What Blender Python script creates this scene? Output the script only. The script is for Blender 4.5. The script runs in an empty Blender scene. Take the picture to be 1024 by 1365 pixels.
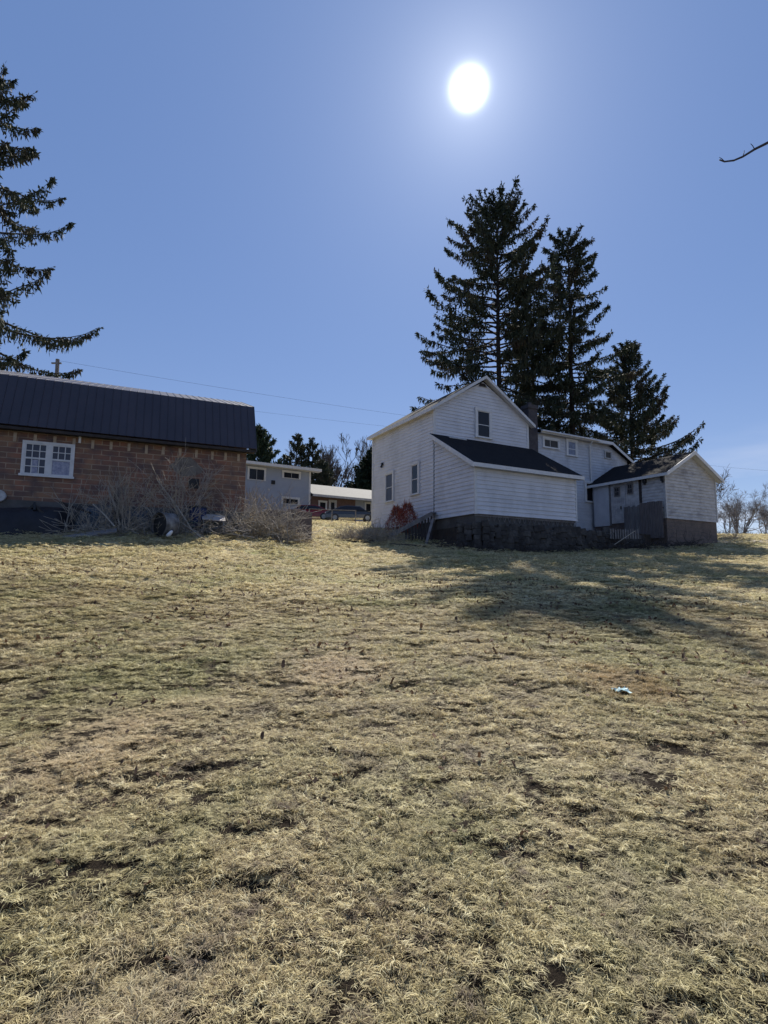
import bpy, math, random
import numpy as np
from mathutils import Matrix, Vector
random.seed(4)
S = bpy.context.scene
COL = S.collection

# ---------------------------------------------------------------- camera model
F = 730.0; PITCH = math.atan((767 - 682.5) / F); ROLL = .009; EYE = 1.6
CT, ST = math.cos(PITCH), math.sin(PITCH)
def ray(px, py):
    dx = (px - 512) / F; dy = (682.5 - py) / F
    x = dx - ROLL * dy; y = dy + ROLL * dx
    return (x, CT - y * ST, ST + y * CT)
def at(px, py, Y):                       # point seen at a pixel, at distance Y
    r = ray(px, py); k = Y / r[1]
    return Vector((r[0] * k, Y, EYE + r[2] * k))
class Frame:                              # a building's own axes: u along its front, v into it
    def __init__(s, px, py, dep, ang):
        p = at(px, py, dep); s.o = (p.x, p.y); s.z0 = p.z; s.ang = math.radians(ang)
        s.A = (math.cos(s.ang), math.sin(s.ang)); s.B = (-s.A[1], s.A[0])
    def _h(s, px, py, n, off):
        r = ray(px, py); k = (s.o[0]*n[0] + s.o[1]*n[1] + off) / (r[0]*n[0] + r[1]*n[1])
        x, y = r[0]*k - s.o[0], r[1]*k - s.o[1]
        return x, y, EYE + r[2]*k
    def v(s, px, py, v=0.0):              # -> (u, z) on the plane v
        x, y, z = s._h(px, py, s.B, v); return x*s.A[0] + y*s.A[1], z
    def u(s, px, py, u=0.0):              # -> (v, z) on the plane u
        x, y, z = s._h(px, py, s.A, u); return x*s.B[0] + y*s.B[1], z
    def w(s, u, v, z): return Vector((s.o[0] + u*s.A[0] + v*s.B[0], s.o[1] + u*s.A[1] + v*s.B[1], z))

# ---------------------------------------------------------------- terrain
def vnoise(x, y, seed=0):
    x = np.asarray(x, float); y = np.asarray(y, float)
    xi = np.floor(x).astype(np.int64); yi = np.floor(y).astype(np.int64)
    fx = x - xi; fy = y - yi; fx = fx*fx*(3-2*fx); fy = fy*fy*(3-2*fy)
    def h(a, b):
        n = (a * 374761393 + b * 668265263 + seed * 974711) & 0x7fffffff
        n = ((n ^ (n >> 13)) * 1274126177) & 0x7fffffff
        n = (n ^ (n >> 16)) & 0xffff
        return n / 65535.0
    return (h(xi,yi)*(1-fx)+h(xi+1,yi)*fx)*(1-fy) + (h(xi,yi+1)*(1-fx)+h(xi+1,yi+1)*fx)*fy
def fbm(x, y, s, o=3, seed=0):
    t = 0; a = 1; n = 0
    for k in range(o):
        t = t + a*vnoise(np.asarray(x)/s*2**k, np.asarray(y)/s*2**k, seed+k*7); n += a; a *= .5
    return t/n
def sm(t): t = np.clip(t, 0, 1); return t*t*(3-2*t)
DC = [-400,-6,0,5,10,15,20,25,30,36,45,60,100,400,1200]
ZC = [-18,-.4,0,.42,.92,1.5,2.16,2.87,3.66,4.7,5.9,7.3,10.2,24,60]
DR = [-400,-6,0,5,10,15,20,25,30,34,40,48,60,80,400,1200]
ZR = [-18,-.4,0,.42,.92,1.42,1.98,2.5,3.12,3.8,4.6,5.4,6.35,7.4,8,9]
DL = [-400,-6,0,5,10,16,20,25,30,45,60,100,400,1200]
ZL = [-18,-.4,0,.5,1.3,2.4,3.15,3.8,4.4,6,7.4,10.2,24,60]
def G(x, y):
    x = np.asarray(x, float); y = np.asarray(y, float)
    c = np.interp(y, DC, ZC); r = np.interp(y, DR, ZR); l = np.interp(y, DL, ZL)
    wr = sm(x/8) ; wl = sm(-x/9)
    z = c*(1-wr)*(1-wl) + r*wr + l*wl
    near = np.exp(-np.clip(np.hypot(x, y)-3, 0, 99)/25)
    z = z + (fbm(x, y, .55, 3, 3)-.5)*.07*near + (fbm(x, y, .15, 2, 11)-.5)*.055*near
    return z + (fbm(x, y, 6, 2, 5)-.5)*.16
def g(x, y): return float(G(x, y))

# ---------------------------------------------------------------- mesh builder
def props(o, label=None, cat=None, group=None, kind=None):
    for k, v in (('label', label), ('category', cat), ('group', group), ('kind', kind)):
        if v: o[k] = v
    return o
class MB:
    def __init__(s): s.v = []; s.f = []
    def face(s, pts):
        n = len(s.v); s.v += [tuple(p) for p in pts]; s.f.append(tuple(range(n, n+len(pts)))); return s
    def hexa(s, p):                       # eight corners: bottom ring of 4, top ring of 4
        n = len(s.v); s.v += [tuple(q) for q in p]
        for q in ((0,3,2,1),(4,5,6,7),(0,1,5,4),(1,2,6,5),(2,3,7,6),(3,0,4,7)): s.f.append(tuple(n+i for i in q))
        return s
    def box(s, a, b):
        x0,y0,z0 = a; x1,y1,z1 = b
        return s.hexa([(x0,y0,z0),(x1,y0,z0),(x1,y1,z0),(x0,y1,z0),(x0,y0,z1),(x1,y0,z1),(x1,y1,z1),(x0,y1,z1)])
    def bf(s, Fn, s0, s1, z0, z1, o0, o1):  # a box on a wall, o measured outwards
        return s.hexa([Fn(s0,z0,o0),Fn(s1,z0,o0),Fn(s1,z0,o1),Fn(s0,z0,o1),Fn(s0,z1,o0),Fn(s1,z1,o0),Fn(s1,z1,o1),Fn(s0,z1,o1)])
    def bar(s, a, b, w, h=None, up=Vector((0,0,1))):
        a = Vector(a); b = Vector(b); h = h or w; d = (b-a).normalized()
        x = d.cross(up); x = x.normalized() if x.length > 1e-4 else Vector((1,0,0)); y = x.cross(d)
        x *= w/2; y *= h/2
        return s.hexa([a-x-y,a+x-y,a+x+y,a-x+y,b-x-y,b+x-y,b+x+y,b-x+y])
    def tube(s, pts, rad, n=8, cap=True):
        pts = [Vector(p) for p in pts]; rad = rad if hasattr(rad,'__len__') else [rad]*len(pts)
        base = len(s.v)
        for i, p in enumerate(pts):
            d = (pts[min(i+1,len(pts)-1)] - pts[max(i-1,0)]).normalized()
            x = d.cross(Vector((0,0,1)) if abs(d.z) < .95 else Vector((1,0,0))).normalized(); y = d.cross(x)
            for k in range(n):
                a = 2*math.pi*k/n; s.v.append(tuple(p + (x*math.cos(a)+y*math.sin(a))*rad[i]))
        for i in range(len(pts)-1):
            for k in range(n):
                a = base+i*n+k; b = base+i*n+(k+1)%n; s.f.append((a,b,b+n,a+n))
        if cap:
            s.f.append(tuple(base+k for k in range(n))[::-1]); s.f.append(tuple(base+(len(pts)-1)*n+k for k in range(n)))
        return s
    def slab(s, q, t):                    # roof slab: 4 corners, thickness downwards
        q = [Vector(p) for p in q]; n = (q[1]-q[0]).cross(q[3]-q[0]).normalized()
        if n.z < 0: n = -n
        return s.hexa([p - n*t for p in q] + q)
    def build(s, name, mat, parent=None, bevel=0, smooth=False):
        me = bpy.data.meshes.new(name); me.from_pydata(s.v, [], s.f); me.update()
        me.materials.append(mat)
        o = bpy.data.objects.new(name, me); COL.objects.link(o); o.parent = parent
        if smooth:
            me.polygons.foreach_set('use_smooth', [True]*len(me.polygons))
        if bevel:
            m = o.modifiers.new('bevel','BEVEL'); m.width = bevel; m.segments = 2; m.limit_method = 'ANGLE'
        return o
def np_mesh(name, verts, faces, mat, parent=None, smooth=False):
    me = bpy.data.meshes.new(name); verts = np.asarray(verts, np.float32); faces = np.asarray(faces, np.int32)
    k = faces.shape[1]
    me.vertices.add(len(verts)); me.vertices.foreach_set('co', verts.ravel())
    me.loops.add(faces.size); me.loops.foreach_set('vertex_index', faces.ravel())
    me.polygons.add(len(faces)); me.polygons.foreach_set('loop_start', np.arange(0, faces.size, k, dtype=np.int32))
    if smooth: me.polygons.foreach_set('use_smooth', np.ones(len(faces), bool))
    me.update(calc_edges=True); me.materials.append(mat)
    o = bpy.data.objects.new(name, me); COL.objects.link(o); o.parent = parent
    return o
def empty(name, loc=(0,0,0), rz=0, **k):
    o = bpy.data.objects.new(name, None); COL.objects.link(o); o.location = loc; o.rotation_euler = (0,0,rz)
    o.empty_display_size = .3
    return props(o, **k)
def copy_tree(o, parent=None):
    c = o.copy(); COL.objects.link(c); c.parent = parent
    for ch in [x for x in COL.objects if x.parent == o]: copy_tree(ch, c)
    return c

# ---------------------------------------------------------------- materials
def M(name, c1, c2=None, scale=3.0, rough=.8, bump=0.0, bscale=None, metal=0.0, stretch=(1,1,1), spec=.3, c3=None, c3scale=.6, trans=0.0):
    m = bpy.data.materials.new(name); m.use_nodes = True; nt = m.node_tree; N = nt.nodes; L = nt.links
    b = N['Principled BSDF']; b.inputs['Roughness'].default_value = rough; b.inputs['Metallic'].default_value = metal
    b.inputs['Specular IOR Level'].default_value = spec
    b.inputs['Base Color'].default_value = (*c1, 1)
    tc = N.new('ShaderNodeTexCoord'); mp = N.new('ShaderNodeMapping'); mp.inputs['Scale'].default_value = stretch
    L.new(tc.outputs['Object'], mp.inputs[0])
    if c2:
        n = N.new('ShaderNodeTexNoise'); n.inputs['Scale'].default_value = scale; n.inputs['Detail'].default_value = 8; n.inputs['Roughness'].default_value = .65
        L.new(mp.outputs[0], n.inputs['Vector'])
        r = N.new('ShaderNodeMapRange'); r.inputs[1].default_value = .35; r.inputs[2].default_value = .65; L.new(n.outputs[0], r.inputs[0])
        mx = N.new('ShaderNodeMix'); mx.data_type = 'RGBA'; mx.inputs[6].default_value = (*c1,1); mx.inputs[7].default_value = (*c2,1)
        L.new(r.outputs[0], mx.inputs[0]); out = mx.outputs[2]
        if c3:
            n3 = N.new('ShaderNodeTexNoise'); n3.inputs['Scale'].default_value = c3scale; n3.inputs['Detail'].default_value = 6; n3.inputs['Roughness'].default_value = .7
            L.new(mp.outputs[0], n3.inputs['Vector'])
            r3 = N.new('ShaderNodeMapRange'); r3.inputs[1].default_value = .5; r3.inputs[2].default_value = .68; L.new(n3.outputs[0], r3.inputs[0])
            m3 = N.new('ShaderNodeMix'); m3.data_type = 'RGBA'; L.new(out, m3.inputs[6]); m3.inputs[7].default_value = (*c3,1)
            L.new(r3.outputs[0], m3.inputs[0]); out = m3.outputs[2]
        L.new(out, b.inputs['Base Color'])
    if bump:
        nb = N.new('ShaderNodeTexNoise'); nb.inputs['Scale'].default_value = bscale or scale*4; nb.inputs['Detail'].default_value = 6
        L.new(mp.outputs[0], nb.inputs['Vector']); bp = N.new('ShaderNodeBump'); bp.inputs['Strength'].default_value = bump; bp.inputs['Distance'].default_value = .03
        L.new(nb.outputs[0], bp.inputs['Height']); L.new(bp.outputs[0], b.inputs['Normal'])
    if trans:
        t = N.new('ShaderNodeBsdfTranslucent'); ms = N.new('ShaderNodeMixShader'); ms.inputs[0].default_value = trans
        src = b.inputs['Base Color'].links
        if src: L.new(src[0].from_socket, t.inputs[0])
        else: t.inputs[0].default_value = (*c1,1)
        L.new(b.outputs[0], ms.inputs[1]); L.new(t.outputs[0], ms.inputs[2]); L.new(ms.outputs[0], N['Material Output'].inputs[0])
    return m
def glass(name, c=(.02,.022,.03), rough=.12):
    m = M(name, c, rough=rough, spec=.3); b = m.node_tree.nodes['Principled BSDF']
    return m
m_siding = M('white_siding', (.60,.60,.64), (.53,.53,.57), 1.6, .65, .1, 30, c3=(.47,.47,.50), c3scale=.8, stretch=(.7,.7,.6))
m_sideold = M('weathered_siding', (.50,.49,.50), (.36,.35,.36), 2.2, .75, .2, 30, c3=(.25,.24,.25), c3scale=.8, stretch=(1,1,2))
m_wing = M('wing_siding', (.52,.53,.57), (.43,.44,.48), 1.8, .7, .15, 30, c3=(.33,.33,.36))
m_trim = M('white_trim', (.62,.61,.62), (.52,.52,.53), 5, .6, .1)
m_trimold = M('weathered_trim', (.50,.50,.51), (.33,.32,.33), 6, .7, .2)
m_shing = M('dark_shingles', (.014,.014,.016), (.022,.021,.024), 14, .98, .25, 30, spec=.1, c3=(.014,.014,.016), c3scale=1.5)
m_shing2 = M('worn_shingles', (.016,.015,.016), (.032,.028,.027), 8, .95, .6, 30, spec=.15, c3=(.03,.028,.028))
m_pane = glass('window_pane', (.015,.016,.022))
m_pane2 = glass('dusty_pane', (.05,.055,.08), .3)
m_curtain = M('curtained_pane', (.20,.23,.32), (.12,.14,.20), 4, .35)
m_screen = M('insect_screen', (.035,.032,.032), rough=.5)
m_chim = M('chimney_brick', (.085,.075,.08), (.05,.045,.05), 4, .9, .5, 25)
m_stone = M('field_stone', (.065,.058,.054), (.03,.027,.026), 2.2, .95, 1, 8, c3=(.11,.10,.092), c3scale=1.7)
m_conc = M('old_concrete', (.12,.115,.11), (.07,.066,.064), 1.6, .9, .6, 12, c3=(.06,.055,.055), c3scale=.9)
m_block = M('concrete_block', (.16,.125,.11), (.10,.08,.075), 2.4, .9, .6, 14)
m_wood = M('grey_wood', (.20,.19,.19), (.12,.11,.11), 5, .85, .4, 20, stretch=(1,1,.3))
m_dkwood = M('dark_wood', (.05,.043,.042), (.028,.024,.024), 5, .9, .5, 20)
m_rwood = M('red_brown_wood', (.15,.13,.13), (.085,.075,.076), 5, .85, .4, 20, stretch=(3,3,.3))
m_pwood = M('pale_board', (.42,.38,.36), (.30,.27,.25), 5, .7, .3, 20)
m_metal = M('dark_metal_roof', (.024,.017,.022), (.036,.026,.032), .8, .42, .1, 5, metal=0, spec=.6)
m_grmetal = M('galvanised_metal', (.30,.32,.34), (.18,.19,.2), 3, .45, .1, metal=.6)
m_dark = M('black_metal', (.02,.02,.022), rough=.5)
m_blue = M('blue_plastic', (.012,.03,.12), (.01,.02,.07), 5, .45)
m_green = M('green_painted_steel', (.035,.075,.07), (.05,.06,.055), 5, .6)
m_white = M('white_plastic', (.7,.7,.72), rough=.45)
m_bark = M('spruce_bark', (.045,.035,.03), (.025,.02,.018), 5, .95, .6, 15, stretch=(1,1,.3))
m_bare = M('bare_bark', (.10,.085,.08), (.06,.05,.048), 6, .9, .4, 20)
m_bare2 = M('grey_bare_bark', (.20,.185,.19), (.13,.12,.125), 6, .9)
m_stem = M('dry_stems', (.38,.345,.29), (.22,.19,.165), 3, .85)
m_needle = M('spruce_needles', (.035,.048,.030), (.055,.062,.038), 1.1, .75, c3=(.075,.055,.040), c3scale=.5, spec=.2, trans=.12)
m_needle2 = M('pine_needles', (.03,.05,.028), (.05,.065,.035), 1.1, .75, spec=.2, trans=.15)
m_cedar = M('cedar_leaves', (.018,.030,.016), (.03,.042,.022), 1.5, .8, spec=.2, trans=.1)
m_red = M('red_mesh', (.36,.085,.05), (.17,.045,.03), 3, .8, trans=.2)
m_brushdry = M('dry_brush', (.40,.335,.23), (.23,.185,.13), 2.5, .9, c3=(.50,.43,.31), c3scale=1.5, trans=.15)
m_nhouse = M('blue_grey_siding', (.30,.33,.40), (.27,.30,.37), 1, .7)
m_nroof = M('pale_roof', (.13,.13,.13), (.09,.09,.09), 3, .8)
m_dirt = M('dirt', (.07,.055,.045), (.035,.028,.024), 3, .95, .8, 12)
m_gravel = M('gravel', (.36,.33,.29), (.28,.25,.22), 6, .95, .5, 40)

# barn tile wall: brick texture in object space
m_tile = bpy.data.materials.new('glazed_tile'); m_tile.use_nodes = True
def _tile():
    nt = m_tile.node_tree; N = nt.nodes; L = nt.links; b = N['Principled BSDF']; b.inputs['Roughness'].default_value = .6; b.inputs['Specular IOR Level'].default_value = .3
    tc = N.new('ShaderNodeTexCoord'); sp = N.new('ShaderNodeSeparateXYZ'); cb = N.new('ShaderNodeCombineXYZ')
    L.new(tc.outputs['Object'], sp.inputs[0]); ad = N.new('ShaderNodeMath'); ad.operation = 'ADD'
    L.new(sp.outputs[0], ad.inputs[0]); L.new(sp.outputs[1], ad.inputs[1]); L.new(ad.outputs[0], cb.inputs[0]); L.new(sp.outputs[2], cb.inputs[1])
    def brick(c1, c2, mo, bias):
        t = N.new('ShaderNodeTexBrick'); L.new(cb.outputs[0], t.inputs['Vector']); t.inputs['Scale'].default_value = 1
        t.inputs['Brick Width'].default_value = .60; t.inputs['Row Height'].default_value = .195; t.inputs['Mortar Size'].default_value = .020
        t.inputs['Mortar Smooth'].default_value = .4; t.inputs['Bias'].default_value = bias
        t.inputs['Color1'].default_value = (*c1,1); t.inputs['Color2'].default_value = (*c2,1); t.inputs['Mortar'].default_value = (*mo,1); return t
    t = brick((.25,.11,.068), (.125,.064,.052), (.34,.25,.18), -.1)
    t2 = brick((.28,.16,.09), (.15,.088,.06), (.28,.21,.15), .2)
    n = N.new('ShaderNodeTexNoise'); n.inputs['Scale'].default_value = .9; n.inputs['Detail'].default_value = 5; L.new(tc.outputs['Object'], n.inputs['Vector'])
    r = N.new('ShaderNodeMapRange'); r.inputs[1].default_value = .42; r.inputs[2].default_value = .6; L.new(n.outputs[0], r.inputs[0])
    mx = N.new('ShaderNodeMix'); mx.data_type = 'RGBA'; L.new(r.outputs[0], mx.inputs[0]); L.new(t.outputs[0], mx.inputs[6]); L.new(t2.outputs[0], mx.inputs[7])
    n2 = N.new('ShaderNodeTexNoise'); n2.inputs['Scale'].default_value = 2.2; n2.inputs['Detail'].default_value = 8; L.new(tc.outputs['Object'], n2.inputs['Vector'])
    r2 = N.new('ShaderNodeMapRange'); r2.inputs[1].default_value = .45; r2.inputs[2].default_value = .7; L.new(n2.outputs[0], r2.inputs[0])
    m2 = N.new('ShaderNodeMix'); m2.data_type = 'RGBA'; L.new(r2.outputs[0], m2.inputs[0]); L.new(mx.outputs[2], m2.inputs[6]); m2.inputs[7].default_value = (.085,.058,.058,1)
    L.new(m2.outputs[2], b.inputs['Base Color'])
    bp = N.new('ShaderNodeBump'); bp.inputs['Strength'].default_value = .6; bp.inputs['Distance'].default_value = .02; bp.invert = True
    L.new(t.outputs['Fac'], bp.inputs['Height']); L.new(bp.outputs[0], b.inputs['Normal'])
_tile()

# grass and ground share world-space colour patches
def patch_nodes(nt, vec):
    N = nt.nodes; L = nt.links
    def noise(s, d=5, r=.6):
        n = N.new('ShaderNodeTexNoise'); n.inputs['Scale'].default_value = s; n.inputs['Detail'].default_value = d; n.inputs['Roughness'].default_value = r
        L.new(vec, n.inputs['Vector']); return n.outputs[0]
    def rng(x, a, b):
        r = N.new('ShaderNodeMapRange'); r.inputs[1].default_value = a; r.inputs[2].default_value = b; L.new(x, r.inputs[0]); return r.outputs[0]
    def mix(f, a, b):
        m = N.new('ShaderNodeMix'); m.data_type = 'RGBA'; L.new(f, m.inputs[0])
        for i, c in ((6,a),(7,b)):
            if isinstance(c, tuple): m.inputs[i].default_value = (*c,1)
            else: L.new(c, m.inputs[i])
        return m.outputs[2]
    return noise, rng, mix
STRAW = (.68,.58,.33); STRAW2 = (.50,.42,.23); OLIVE = (.36,.36,.15); GREYB = (.30,.25,.20); SOIL = (.055,.042,.033)
def on_ground(px, py):
    r = ray(px, py); t = 1.0
    for k in range(4000):
        if EYE + r[2]*t <= g(r[0]*t, r[1]*t): break
        t += .01
    return (r[0]*t, r[1]*t, g(r[0]*t, r[1]*t))
MARKS = [(on_ground(838,912), .50, .34, (.42,.27,.12)), (on_ground(135,990), .55, .42, (.62,.50,.33)), (on_ground(455,893), .62, .45, (.60,.48,.33))]
def marks(nt, vec, c, noise):
    N = nt.nodes; L = nt.links
    for (p, ra, rb, col) in MARKS:
        d = N.new('ShaderNodeVectorMath'); d.operation = 'SUBTRACT'; L.new(vec, d.inputs[0]); d.inputs[1].default_value = p
        k = N.new('ShaderNodeVectorMath'); k.operation = 'MULTIPLY'; L.new(d.outputs[0], k.inputs[0]); k.inputs[1].default_value = (1/ra, 1/(rb*2.2), 0)
        l = N.new('ShaderNodeVectorMath'); l.operation = 'LENGTH'; L.new(k.outputs[0], l.inputs[0])
        a = N.new('ShaderNodeMath'); a.operation = 'MULTIPLY_ADD'; L.new(noise(6, 5, .7), a.inputs[0]); a.inputs[1].default_value = 1.7; L.new(l.outputs['Value'], a.inputs[2])
        r = N.new('ShaderNodeMapRange'); r.inputs[1].default_value = 1.95; r.inputs[2].default_value = 1.35; r.inputs[4].default_value = .6; L.new(a.outputs[0], r.inputs[0])
        m = N.new('ShaderNodeMix'); m.data_type = 'RGBA'; L.new(r.outputs[0], m.inputs[0]); L.new(c, m.inputs[6]); m.inputs[7].default_value = (*col, 1); c = m.outputs[2]
    return c
def ground_mat():
    m = bpy.data.materials.new('dead_lawn'); m.use_nodes = True; nt = m.node_tree; N = nt.nodes; L = nt.links; b = N['Principled BSDF']
    b.inputs['Roughness'].default_value = .95; b.inputs['Specular IOR Level'].default_value = .05
    ge = N.new('ShaderNodeNewGeometry'); noise, rng, mix = patch_nodes(nt, ge.outputs['Position'])
    c = mix(rng(noise(.45,4), .40,.60), STRAW, OLIVE)
    c = mix(rng(noise(1.7,6), .45,.62), c, STRAW2)
    c = mix(rng(noise(2.6,8,.75), .565,.66), c, (.19,.145,.105))
    c = mix(rng(noise(9,6,.7), .46,.60), c, (.34,.27,.18))
    c = mix(rng(noise(38,6,.75), .54,.64), c, SOIL)
    sp = N.new('ShaderNodeSeparateXYZ'); L.new(ge.outputs['Position'], sp.inputs[0])
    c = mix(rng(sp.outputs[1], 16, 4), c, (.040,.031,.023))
    # close to the house line distant turf is seen whole; near the viewer the soil under the blades shows
    L.new(c, b.inputs['Base Color'])
    bp = N.new('ShaderNodeBump'); bp.inputs['Strength'].default_value = 1; bp.inputs['Distance'].default_value = .05
    L.new(noise(22,8,.75), bp.inputs['Height']); L.new(bp.outputs[0], b.inputs['Normal'])
    return m
def blade_mat():
    m = bpy.data.materials.new('grass_blades'); m.use_nodes = True; nt = m.node_tree; N = nt.nodes; L = nt.links; b = N['Principled BSDF']
    b.inputs['Roughness'].default_value = .65; b.inputs['Specular IOR Level'].default_value = .25
    ge = N.new('ShaderNodeNewGeometry'); noise, rng, mix = patch_nodes(nt, ge.outputs['Position'])
    at_ = N.new('ShaderNodeAttribute'); at_.attribute_name = 'tone'; tone = at_.outputs['Fac']
    ramp = N.new('ShaderNodeValToRGB'); e = ramp.color_ramp.elements
    e[0].position = 0; e[0].color = (.10,.07,.048,1); e[1].position = 1; e[1].color = (.82,.75,.49,1)
    for p, c in ((.22,(.27,.21,.13)),(.5,STRAW2),(.75,STRAW)): k = e.new(p); k.color = (*c,1)
    L.new(tone, ramp.inputs[0])
    ramp2 = N.new('ShaderNodeValToRGB'); e = ramp2.color_ramp.elements
    e[0].position = 0; e[0].color = (.08,.10,.03,1); e[1].position = 1; e[1].color = (.64,.59,.32,1)
    for p, c in ((.35,(.20,.215,.08)),(.65,(.40,.38,.175))): k = e.new(p); k.color = (*c,1)
    L.new(tone, ramp2.inputs[0])
    gf = rng(noise(.45,5), .465,.74)
    c = mix(gf, ramp.outputs[0], ramp2.outputs[0])
    gr = mix(rng(noise(1.3,6), .55,.75), c, (.38,.32,.22))
    gr = mix(rng(noise(2.6,8,.75), .565,.66), gr, (.19,.145,.105))
    gr = marks(nt, ge.outputs['Position'], gr, noise)
    L.new(gr, b.inputs['Base Color'])
    t = N.new('ShaderNodeBsdfTranslucent'); L.new(gr, t.inputs[0]); ms = N.new('ShaderNodeMixShader'); ms.inputs[0].default_value = .38
    L.new(b.outputs[0], ms.inputs[1]); L.new(t.outputs[0], ms.inputs[2]); L.new(ms.outputs[0], N['Material Output'].inputs[0])
    return m
m_ground = ground_mat(); m_blade = blade_mat()
m_leaf = M('dead_leaf', (.17,.10,.06), (.06,.04,.03), 9, .8, trans=.15)

# ---------------------------------------------------------------- terrain mesh
def terrain():
    a = np.concatenate([-np.geomspace(900, 9, 60), np.linspace(-8.9, 8.9, 300), np.geomspace(9, 900, 60)])
    b = np.concatenate([-np.geomspace(300, 2, 18), np.linspace(-1.8, 12, 280), 12+np.geomspace(.06, 900, 190)])
    X, Y = np.meshgrid(a, b); Z = G(X, Y)
    v = np.stack([X.ravel(), Y.ravel(), Z.ravel()], 1); n = len(a); i = np.arange(len(b)-1)[:,None]*n + np.arange(n-1)[None]
    i = i.ravel(); f = np.stack([i, i+1, i+n+1, i+n], 1)
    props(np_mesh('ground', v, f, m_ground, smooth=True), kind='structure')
terrain()

# ---------------------------------------------------------------- grass
def clump(idx, nb, R, hmul=1.0, wid=.0045, seed=0, tufts=9):
    r = np.random.default_rng(seed+idx); n = nb; nt = int(n*.68)
    tc_ = r.integers(0, tufts, n); ta = r.uniform(0, 2*np.pi, tufts); tr_ = R*np.sqrt(r.uniform(0,1,tufts)); tdir = r.uniform(0,2*np.pi,tufts); tone_t = r.uniform(-.38,.26,tufts)
    isT = np.arange(n) < nt
    a = r.uniform(0, 2*np.pi, n); rr = R*np.sqrt(r.uniform(0,1,n))
    off = r.normal(0, .011*R/.15, (n,2))
    bx = np.where(isT, tr_[tc_]*np.cos(ta[tc_])+off[:,0], rr*np.cos(a)); by = np.where(isT, tr_[tc_]*np.sin(ta[tc_])+off[:,1], rr*np.sin(a))
    az = np.where(isT, tdir[tc_]+r.normal(0,.75,n), r.uniform(0,2*np.pi,n))
    Ln = np.where(isT, r.uniform(.03,.085,n), r.uniform(.025,.07,n))*hmul
    el = np.radians(np.where(isT, r.uniform(8,62,n), r.uniform(-2,22,n))); w = wid*r.uniform(.55,1.35,n)
    z0 = np.where(isT, r.uniform(-.005,.012,n), r.uniform(-.004,.008,n)); bend = np.where(isT, r.uniform(.5,1.9,n), r.uniform(-.1,.5,n))
    P = []; x, y, z, e, zz = bx, by, z0, el, az.copy()
    for k in range(4):
        P.append(np.stack([x, y, np.maximum(z, -.02)], 1))
        s = Ln/3; x = x + s*np.cos(e)*np.cos(zz); y = y + s*np.cos(e)*np.sin(zz); z = z + s*np.sin(e)
        e = e - bend*.55; zz = zz + r.normal(0,.16,n)
    sd = np.stack([-np.sin(az), np.cos(az), r.normal(0,.5,n)], 1); sd /= np.linalg.norm(sd,axis=1)[:,None]
    V = []
    for k, t in enumerate((1,.9,.65,.12)):
        V += [P[k]-sd*(w*t)[:,None]/2, P[k]+sd*(w*t)[:,None]/2]
    V = np.stack(V, 1).reshape(-1,3); base = np.arange(n)[:,None]*8
    f = np.concatenate([base+np.array([[2*k,2*k+1,2*k+3,2*k+2]]) for k in range(3)], 0)
    me = bpy.data.meshes.new('blade_clump'); me.vertices.add(len(V)); me.vertices.foreach_set('co', V.astype(np.float32).ravel())
    me.loops.add(f.size); me.loops.foreach_set('vertex_index', f.astype(np.int32).ravel())
    me.polygons.add(len(f)); me.polygons.foreach_set('loop_start', np.arange(0,f.size,4,dtype=np.int32)); me.update(calc_edges=True)
    tone = np.clip(np.where(isT, r.beta(2.2,1.3,n)+tone_t[tc_], r.beta(1.3,2.0,n)*.8)+(.12 if R > .2 else 0), 0, 1)
    at_ = me.attributes.new('tone','FLOAT','POINT'); at_.data.foreach_set('value', np.repeat(tone,8).astype(np.float32))
    me.materials.append(m_blade)
    return bpy.data.objects.new('blade_clump', me)
gcol = bpy.data.collections.new('grass_sources')
for i in range(7): gcol.objects.link(clump(i, 290, .15, 1, .0042, 50, 12))
gcol2 = bpy.data.collections.new('grass_sources_far')
for i in range(6): gcol2.objects.link(clump(i, 170, .30, 1.25, .011, 90, 9))
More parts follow.
